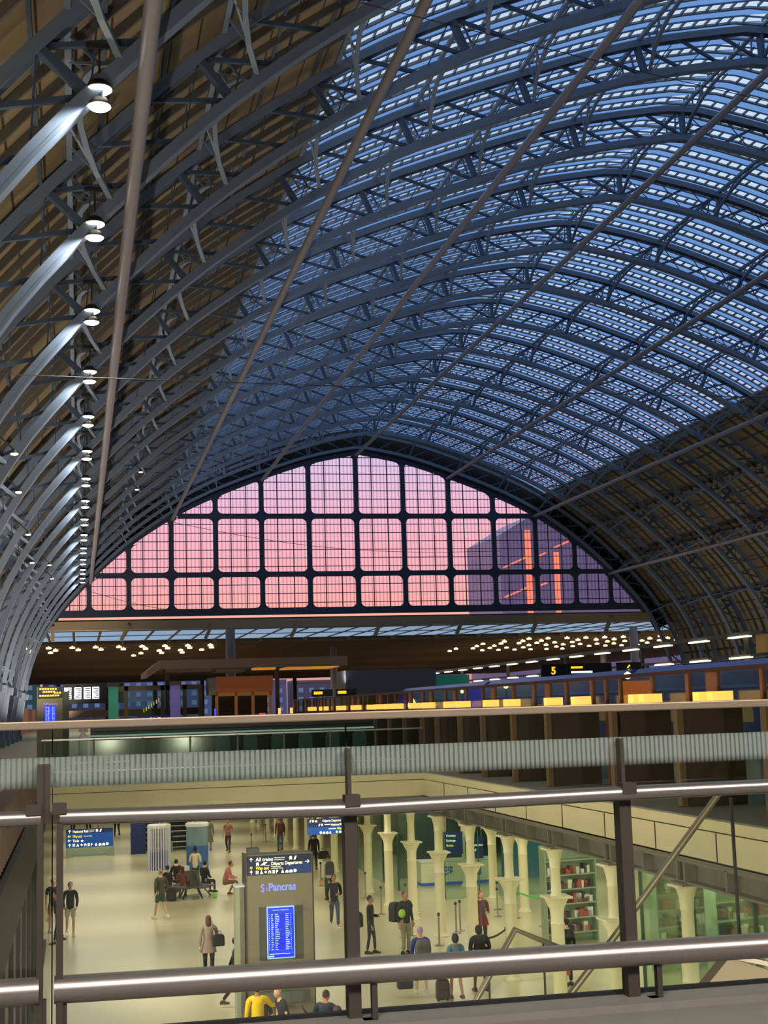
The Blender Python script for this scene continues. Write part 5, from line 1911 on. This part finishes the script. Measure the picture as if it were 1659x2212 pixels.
def bag(name, label, cat, x, y, z, w_, d_, h_, color, face=0.0, handle=0.0, wheels=False):
    t = thing(name, label, cat, (x, y, z), math.radians(face))
    m_ = mat('bag_%d_%d_%d' % color, color, 0.6, 0, 0.2, 8)
    z0 = 0.04 if wheels else 0.0
    MB().prism([(-w_ / 2, z0), (w_ / 2, z0), (w_ / 2 * 0.98, z0 + h_ * 0.75), (w_ / 2 * 0.72, z0 + h_), (-w_ / 2 * 0.72, z0 + h_), (-w_ / 2 * 0.98, z0 + h_ * 0.75)], 'Y', -d_ / 2, d_ / 2).build('body', m_, t, bevel=min(w_, d_) * 0.2)
    MB().box(-w_ * 0.3, w_ * 0.3, -d_ / 2 - 0.03, -d_ / 2 + 0.01, z0 + h_ * 0.12, z0 + h_ * 0.5).build('pocket', m_, t, bevel=0.01)
    if handle:
        MB().tube([(-w_ * 0.22, 0, z0 + h_ * 0.97), (-w_ * 0.2, 0, z0 + h_ + handle), (w_ * 0.2, 0, z0 + h_ + handle), (w_ * 0.22, 0, z0 + h_ * 0.97)], 0.012, 6).build('handle', BLACKM, t)
    if wheels:
        for sx_ in (-1, 1):
            MB().tube([(sx_ * w_ * 0.35, -0.02, 0.035), (sx_ * w_ * 0.35, 0.02, 0.035)], 0.035, 10).build('wheel', BLACKM, t)
    return t


def off(x, y, face, dx, dy):
    a = math.radians(face)
    return x + dx * math.cos(a) - dy * math.sin(a), y + dx * math.sin(a) + dy * math.cos(a)


# left side
person('person in black sweater and pale shorts walking forward with hands in pockets, far left', -0.25, 52.3, 0, 5, 1.80, st=0.42, top=(22, 22, 24), bottom=(206, 200, 176), legs='short', hair=(52, 30, 20), shoes=(235, 232, 222), arms=('pocket', 'pocket'))
person('person in navy tee partly behind the left post, tall with brown hair', -0.85, 53.2, 0, 10, 1.86, st=0.2, top=(46, 50, 66), bottom=(150, 110, 84), legs='short', sleeve='short', hair=(70, 48, 34), shoes=(225, 220, 210))
person('person in dark shirt and dark trousers striding behind the left post', -0.62, 50.6, 0, -70, 1.70, st=0.4, top=(44, 46, 54), bottom=(40, 46, 62), sleeve='short', hair=(60, 45, 35), shoes=(70, 54, 56), lean=0.2)
person('person in olive jacket and green shorts walking away to the left', 3.05, 54.9, 0, -148, 1.80, st=0.5, top=(66, 68, 48), bottom=(44, 92, 62), legs='short', hair=(140, 112, 88), hairstyle='cropped', shoes=(236, 230, 214), arms=('pocket', 'pocket'), width=1.08)
# seated group around the bench
person('person with long brown hair in rust top sitting on the bench, back turned', 4.25, 60.5, 0.02, 175, 1.68, 'sit', top=(124, 74, 58), bottom=(150, 140, 124), hair=(92, 52, 34), hairstyle='long', arms=('lap', 'lap'), skin=SKIN_M)
person('person in black seated at the left side of the bench group', 3.65, 60.8, 0.02, 215, 1.72, 'sit', top=(30, 30, 32), bottom=(34, 34, 36), hair=(46, 38, 32), arms=('lap', 'lap'))
person('person in black jacket sitting behind the brown-haired one', 4.15, 62.6, 0.02, 190, 1.82, 'sit', top=(26, 26, 28), bottom=(30, 30, 34), hair=(30, 24, 22), arms=('lap', 'lap'), headtilt=1.0)
person('person in cream hooded top standing behind the seated group', 5.05, 63.8, 0, 160, 1.74, 'stand', top=(206, 196, 160), bottom=(60, 60, 66), hair=(24, 20, 20), hairstyle='bun', arms=('bent', 'bent'), skin=SKIN_D)
person('person in black coat sitting at the right of the bench group', 5.25, 61.6, 0.02, 130, 1.78, 'sit', top=(32, 30, 34), bottom=(40, 38, 44), hair=(30, 26, 26), arms=('lap', 'lap'), headtilt=0.8)
person('person in pink shirt and tan trousers sitting reading, leaning forward', 6.05, 61.0, 0.02, 70, 1.80, 'sit', st=0.8, top=(214, 130, 130), bottom=(134, 100, 62), hair=(120, 66, 36), shoes=(90, 66, 46), arms=('lap', 'lap'), lean=0.35, headtilt=1.0)
t = thing('bench', 'round grey bench cluster with slatted metal seats under the seated group', 'bench', (4.65, 60.9, 0))
SEATM = mat('grey_mesh_seat', (92, 92, 84), 0.5, 0.3)
for a in range(0, 360, 60):
    c_, s_ = math.cos(math.radians(a)), math.sin(math.radians(a))
    MB().bar((0.35 * c_, 0.35 * s_, 0.42), (0.95 * c_, 0.95 * s_, 0.44), 0.55, 0.05).build('seat', SEATM, t)
    MB().bar((0.32 * c_, 0.32 * s_, 0.42), (0.14 * c_, 0.14 * s_, 1.05), 0.5, 0.04, (c_, s_, 0.3)).build('backrest', SEATM, t)
    MB().bar((0.45 * c_, 0.45 * s_, 0.42), (0.8 * c_, 0.8 * s_, 0.0), 0.05, 0.05).build('leg', BRONZE, t)
bag('backpack', 'black rucksack on the floor beside the seated group', 'bag', 3.75, 60.0, 0, 0.42, 0.28, 0.55, (24, 24, 26))
bag('shopping_bag', 'black and white striped bag left of the bench', 'bag', 3.35, 60.3, 0, 0.3, 0.2, 0.3, (80, 80, 78), handle=0.08)
bag('carrier_bag', 'small lime green bag on the floor near the reader', 'bag', 5.55, 60.2, 0, 0.2, 0.12, 0.2, (150, 230, 90))
# woman with checked coat
person('person with long brown hair in pale checked coat walking away, arm raised', 3.72, 42.5, 0, 178, 1.72, st=0.35, top=(150, 130, 116), bottom=(30, 28, 28), hair=(92, 52, 40), hairstyle='long', arms=('up', 'down'), hem=(0.72, 0.24, (146, 122, 108)), shoes=(30, 28, 28), width=1.05)
bx_, by_ = 4.0, 42.35
bag('shoulder_bag', 'black shoulder bag at the back of the checked coat', 'bag', bx_, by_, 0.88, 0.34, 0.14, 0.34, (26, 26, 28), 12, handle=0.08)
# striding figure half behind the totem
person('person in black striding out from behind the totem, body mostly hidden', 4.05, 38.2, 0, 80, 1.72, st=0.7, top=(34, 32, 32), bottom=(40, 36, 34), hair=(40, 34, 30), shoes=(80, 66, 50))
# front pair
person('person in bright yellow hooded top raising one hand, back turned', 3.86, 32.1, 0, 185, 1.63, 'stand', top=(238, 200, 24), bottom=(56, 48, 44), hair=(32, 24, 22), hairstyle='short', arms=('out', 'down'), skin=SKIN_M, shoes=(30, 30, 30), width=1.12)
person('bald person in dark tee facing the yellow hooded top, arm reaching forward', 4.45, 31.8, 0, 285, 1.60, 'stand', top=(40, 46, 58), bottom=(40, 44, 56), sleeve='short', hairstyle='bald', arms=('down', 'bent'), lean=0.3, headtilt=0.4, shoes=(40, 40, 40), width=1.12, skin=SKIN_L)
person('person with dark head low between the yellow hooded top and the bald one', 4.10, 32.9, 0, 190, 1.25, 'stand', top=(60, 50, 50), bottom=(40, 40, 44), hair=(70, 40, 34), hairstyle='short')
person('person in navy jacket at the bottom edge, head bowed', 5.06, 30.4, 0, 150, 1.72, 'stand', top=(34, 42, 62), bottom=(40, 40, 44), hair=(60, 40, 30), hairstyle='cropped', skin=SKIN_M, arms=('lap', 'lap'), headtilt=0.6, lean=0.15, width=1.1)
person('person in purple hood at the bottom edge beside the navy jacket', 5.14, 29.3, 0, 200, 1.60, 'stand', top=(92, 90, 96), bottom=(40, 40, 44), hair=(76, 48, 66), hairstyle='hood')
t = thing('pushchair', 'dark pushchair frame beside the navy jacket', 'pushchair', (4.75, 30.5, 0))
MB().bar((-0.1, 0, 1.35), (0.2, 0, 0.9), 0.35, 0.05).bar((0.0, 0, 0.5), (0.5, 0, 0.9), 0.35, 0.05).build('seat', BLACKM, t)
MB().bar((-0.15, 0, 1.45), (0.5, 0, 0.1), 0.03, 0.03).bar((0.5, 0, 0.9), (-0.2, 0, 0.1), 0.03, 0.03).build('frame', BRONZE, t)
for xx in (-0.2, 0.5):
    MB().tube([(xx, -0.15, 0.1), (xx, 0.15, 0.1)], 0.1, 12).build('wheel', BLACKM, t)
# centre
person('person in black sweater with white collar and jeans walking forward right of the totem', 8.8, 50.2, 0, 0, 1.80, st=0.3, top=(20, 22, 26), bottom=(62, 80, 108), hair=(26, 20, 18), skin=SKIN_M, shoes=(228, 220, 200), arms=('pocket', 'bent'))
person('person in pale shirt wearing a dark rucksack, walking away', 9.85, 57.3, 0, 178, 1.78, st=0.3, top=(196, 190, 172), bottom=(58, 66, 58), hair=(60, 40, 30), hairstyle='cropped', skin=SKIN_M)
bag('backpack', 'dark rucksack worn over a pale shirt', 'bag', 9.85, 57.08, 1.02, 0.34, 0.2, 0.52, (44, 44, 46))
bag('paper_bag', 'small orange-brown paper bag carried low', 'bag', 9.5, 57.1, 0.62, 0.16, 0.1, 0.2, (190, 130, 70), handle=0.06)
person('person in black coat carrying a wide black bag, walking away', 11.0, 68.0, 0, 175, 1.74, st=0.35, top=(26, 24, 26), bottom=(28, 28, 30), hair=(22, 18, 18), hairstyle='bun', hem=(0.75, 0.2, (26, 24, 26)), skin=SKIN_M)
bag('holdall', 'wide black bag swinging at the side of the black coat', 'bag', 11.42, 67.8, 0.55, 0.52, 0.18, 0.36, (22, 22, 24), handle=0.12)
person('person in black with a dark rucksack, half hidden by the central post', 8.95, 44.6, 0, 60, 1.74, st=0.2, top=(28, 28, 30), bottom=(34, 34, 38), hair=(40, 30, 26), skin=SKIN_M, arms=('down', 'bent'))
bag('backpack', 'black rucksack showing left of the central post', 'bag', 8.5, 44.4, 0.85, 0.34, 0.24, 0.46, (22, 22, 22))
person('person in dark red top and jeans walking away far down the arcade', 10.8, 78.2, 0, 175, 1.80, st=0.3, top=(120, 50, 40), bottom=(84, 104, 128), hair=(120, 80, 60), hairstyle='cropped', skin=SKIN_M)
bag('backpack', 'brown rucksack on the dark red top', 'bag', 10.8, 78.0, 1.02, 0.34, 0.2, 0.5, (84, 62, 50))
person('person in plaid shirt carrying a coat, far down the arcade', 8.05, 79.0, 0, -20, 1.76, st=0.3, top=(140, 98, 84), bottom=(60, 50, 48), hair=(50, 36, 30), sleeve='short', skin=SKIN_M, arms=('down', 'bent'))
person('person in black with dark trousers far away, beside the plaid shirt', 7.5, 88.0, 0, 170, 1.82, st=0.3, top=(50, 56, 50), bottom=(58, 56, 52), hair=(50, 40, 36))
person('person in dark maroon coat pulling a black case, far away', 6.80, 83.5, 0, 20, 1.80, st=0.2, top=(56, 36, 46), bottom=(40, 32, 34), hair=(60, 40, 30), hem=(0.6, 0.24, (56, 36, 46)))
bag('suitcase', 'black wheeled suitcase of the maroon-coated person', 'bag', 7.0, 82.4, 0, 0.42, 0.26, 0.6, (20, 20, 22), handle=0.4, wheels=True)
person('person in long grey coat far away beside the maroon coat', 7.15, 80.6, 0, 175, 1.72, st=0.1, top=(108, 104, 84), bottom=(150, 120, 90), legs='none', hair=(90, 80, 70), hem=(0.45, 0.26, (104, 100, 80)), skin=SKIN_M)
# far left group behind the direction board
for i, (x, y, tp, bt, lb) in enumerate(((-0.3, 96, (60, 56, 54), (44, 42, 44), 'person in dark clothes far behind the left direction board, leftmost'), (0.7, 95, (70, 60, 60), (40, 40, 46), 'person in brown and dark trousers far behind the left direction board'),
                                        (1.45, 97, (176, 170, 150), (170, 160, 130), 'person in pale clothes far behind the left direction board'), (2.45, 93, (178, 180, 96), (40, 48, 70), 'person in yellow-green jacket and navy trousers far away'),
                                        (3.55, 93.5, (90, 86, 84), (176, 158, 120), 'person in grey top and tan shorts far away beside the yellow-green jacket'))):
    person(lb, x, y, 0, 170 + 10 * i, 1.76, st=0.3, top=tp, bottom=bt, legs='short' if i == 4 else 'long', arms=('down', 'bent'))
# right side
person('person in black sweater with white badge and rucksack, standing by the queue posts', 9.95, 44.1, 0, 30, 1.88, 'stand', top=(28, 30, 34), bottom=(132, 124, 96), hair=(84, 54, 40), hairstyle='cropped', skin=SKIN_M, width=1.12)
bag('backpack', 'large dark rucksack with green helmet on the standing man', 'bag', 9.70, 44.35, 0.95, 0.38, 0.3, 0.6, (40, 36, 36), 30)
o = MB().ball((9.82, 43.95, 1.25), 0.12, 0.1, 0.14, 12, 8).build('cycle_helmet', mat('lime_helmet', (150, 190, 60), 0.4), None, True)
tag(o, 'lime green helmet clipped to the dark rucksack', 'helmet')
person('person in lilac cap with grey rucksack and lilac shorts walking away', 8.95, 37.9, 0, 180, 1.72, st=0.35, top=(52, 60, 140), bottom=(150, 130, 160), legs='short', hair=(182, 150, 188), hairstyle='cap', shoes=(225, 210, 190), sleeve='long', skin=SKIN_L, width=1.1)
bag('backpack', 'grey rucksack on the person in the lilac cap', 'bag', 8.95, 37.62, 0.92, 0.40, 0.24, 0.54, (96, 98, 92))
bag('duffel_bag', 'navy bag carried low left of the lilac cap', 'bag', 8.45, 37.7, 0.22, 0.42, 0.24, 0.55, (26, 34, 52), handle=0.1)
person('person in blue-grey denim hood with bare legs walking away', 9.65, 36.9, 0, 182, 1.64, st=0.45, top=(98, 122, 142), bottom=(64, 60, 70), legs='short', hair=(26, 26, 30), hairstyle='hood', skin=SKIN_M, shoes=(120, 70, 60), width=1.05)
bag('holdall', 'black holdall stacked on the suitcase between the two walkers', 'bag', 9.13, 37.0, 0.56, 0.46, 0.24, 0.34, (28, 22, 26))
bag('suitcase', 'dark brown wheeled suitcase pulled beside the denim hood', 'bag', 9.27, 36.9, 0, 0.36, 0.24, 0.52, (46, 34, 28), handle=0.35, wheels=True)
person('person in black hooded top and shorts walking away with dark leggings', 10.5, 37.6, 0, 183, 1.72, st=0.45, top=(18, 18, 18), bottom=(26, 26, 26), legs='short', hair=(16, 16, 16), hairstyle='hood', skin=SKIN_D, arms=('bent', 'bent'), width=1.15, headtilt=0.5)
person('red-haired person in red coat with grey scarf standing between the columns', 12.45, 44.2, 0, 10, 1.72, 'stand', top=(132, 26, 34), bottom=(36, 36, 46), hair=(176, 88, 40), hairstyle='long', hem=(0.72, 0.24, (132, 26, 34)), arms=('down', 'bent'), shoes=(30, 30, 34))
o = MB().prism([(-0.09, 0.75), (-0.02, 0.72), (0.0, 1.4), (0.05, 1.0), (0.1, 0.98), (0.08, 1.48), (0, 1.52), (-0.09, 1.46)], 'Y', -0.24, -0.20).build('scarf', mat('grey_scarf', (92, 84, 84), 0.8))
o.location = (12.43, 44.2, 0)
tag(o, 'long grey scarf hanging down the front of the red coat', 'scarf')
person('person all in black behind the fifth front column', 12.95, 37.6, 0, 200, 1.76, 'stand', top=(16, 16, 18), bottom=(20, 20, 24), hair=(18, 16, 16), hairstyle='short', hem=(0.6, 0.26, (16, 16, 18)))
bag('tote_bag', 'narrow pink bag held by the person in black behind the column', 'bag', 12.75, 37.2, 0.35, 0.3, 0.08, 0.36, (200, 50, 90), 30)
person('broad figure in grey-brown coat below the lower rail at the right', 10.2, 26.5, 0, 175, 1.85, 'stand', top=(104, 98, 78), bottom=(96, 94, 76), hair=(84, 80, 64), hairstyle='cropped', skin=SKIN_M, hem=(0.5, 0.3, (104, 98, 78)), width=1.2)
t = thing('landing_block', 'left walkway landing behind the handrail at the far left', 'landing', (-2.3, 28, DECK))
MB().box(-1.0, 0.85, -2, 2, 0, 0.75).build('step', DECKM, t)
person('person wearing pale headphones on the left walkway', -1.95, 28.0, DECK + 0.75, 20, 1.78, 'stand', top=(70, 40, 34), bottom=(40, 40, 44), hair=(60, 36, 30), skin=SKIN_M)
o = MB().tube([(-2.04, 28, 7.62), (-2.02, 28, 7.73), (-1.95, 28, 7.76), (-1.88, 28, 7.73), (-1.86, 28, 7.62)], 0.014, 6).ball((-2.04, 28, 7.6), 0.02, 0.04, 0.04).ball((-1.86, 28, 7.6), 0.02, 0.04, 0.04).build('headphones', mat('pale_headphones', (190, 170, 160), 0.4))
tag(o, 'pale over-ear headphones on the person at the far left', 'headphones')
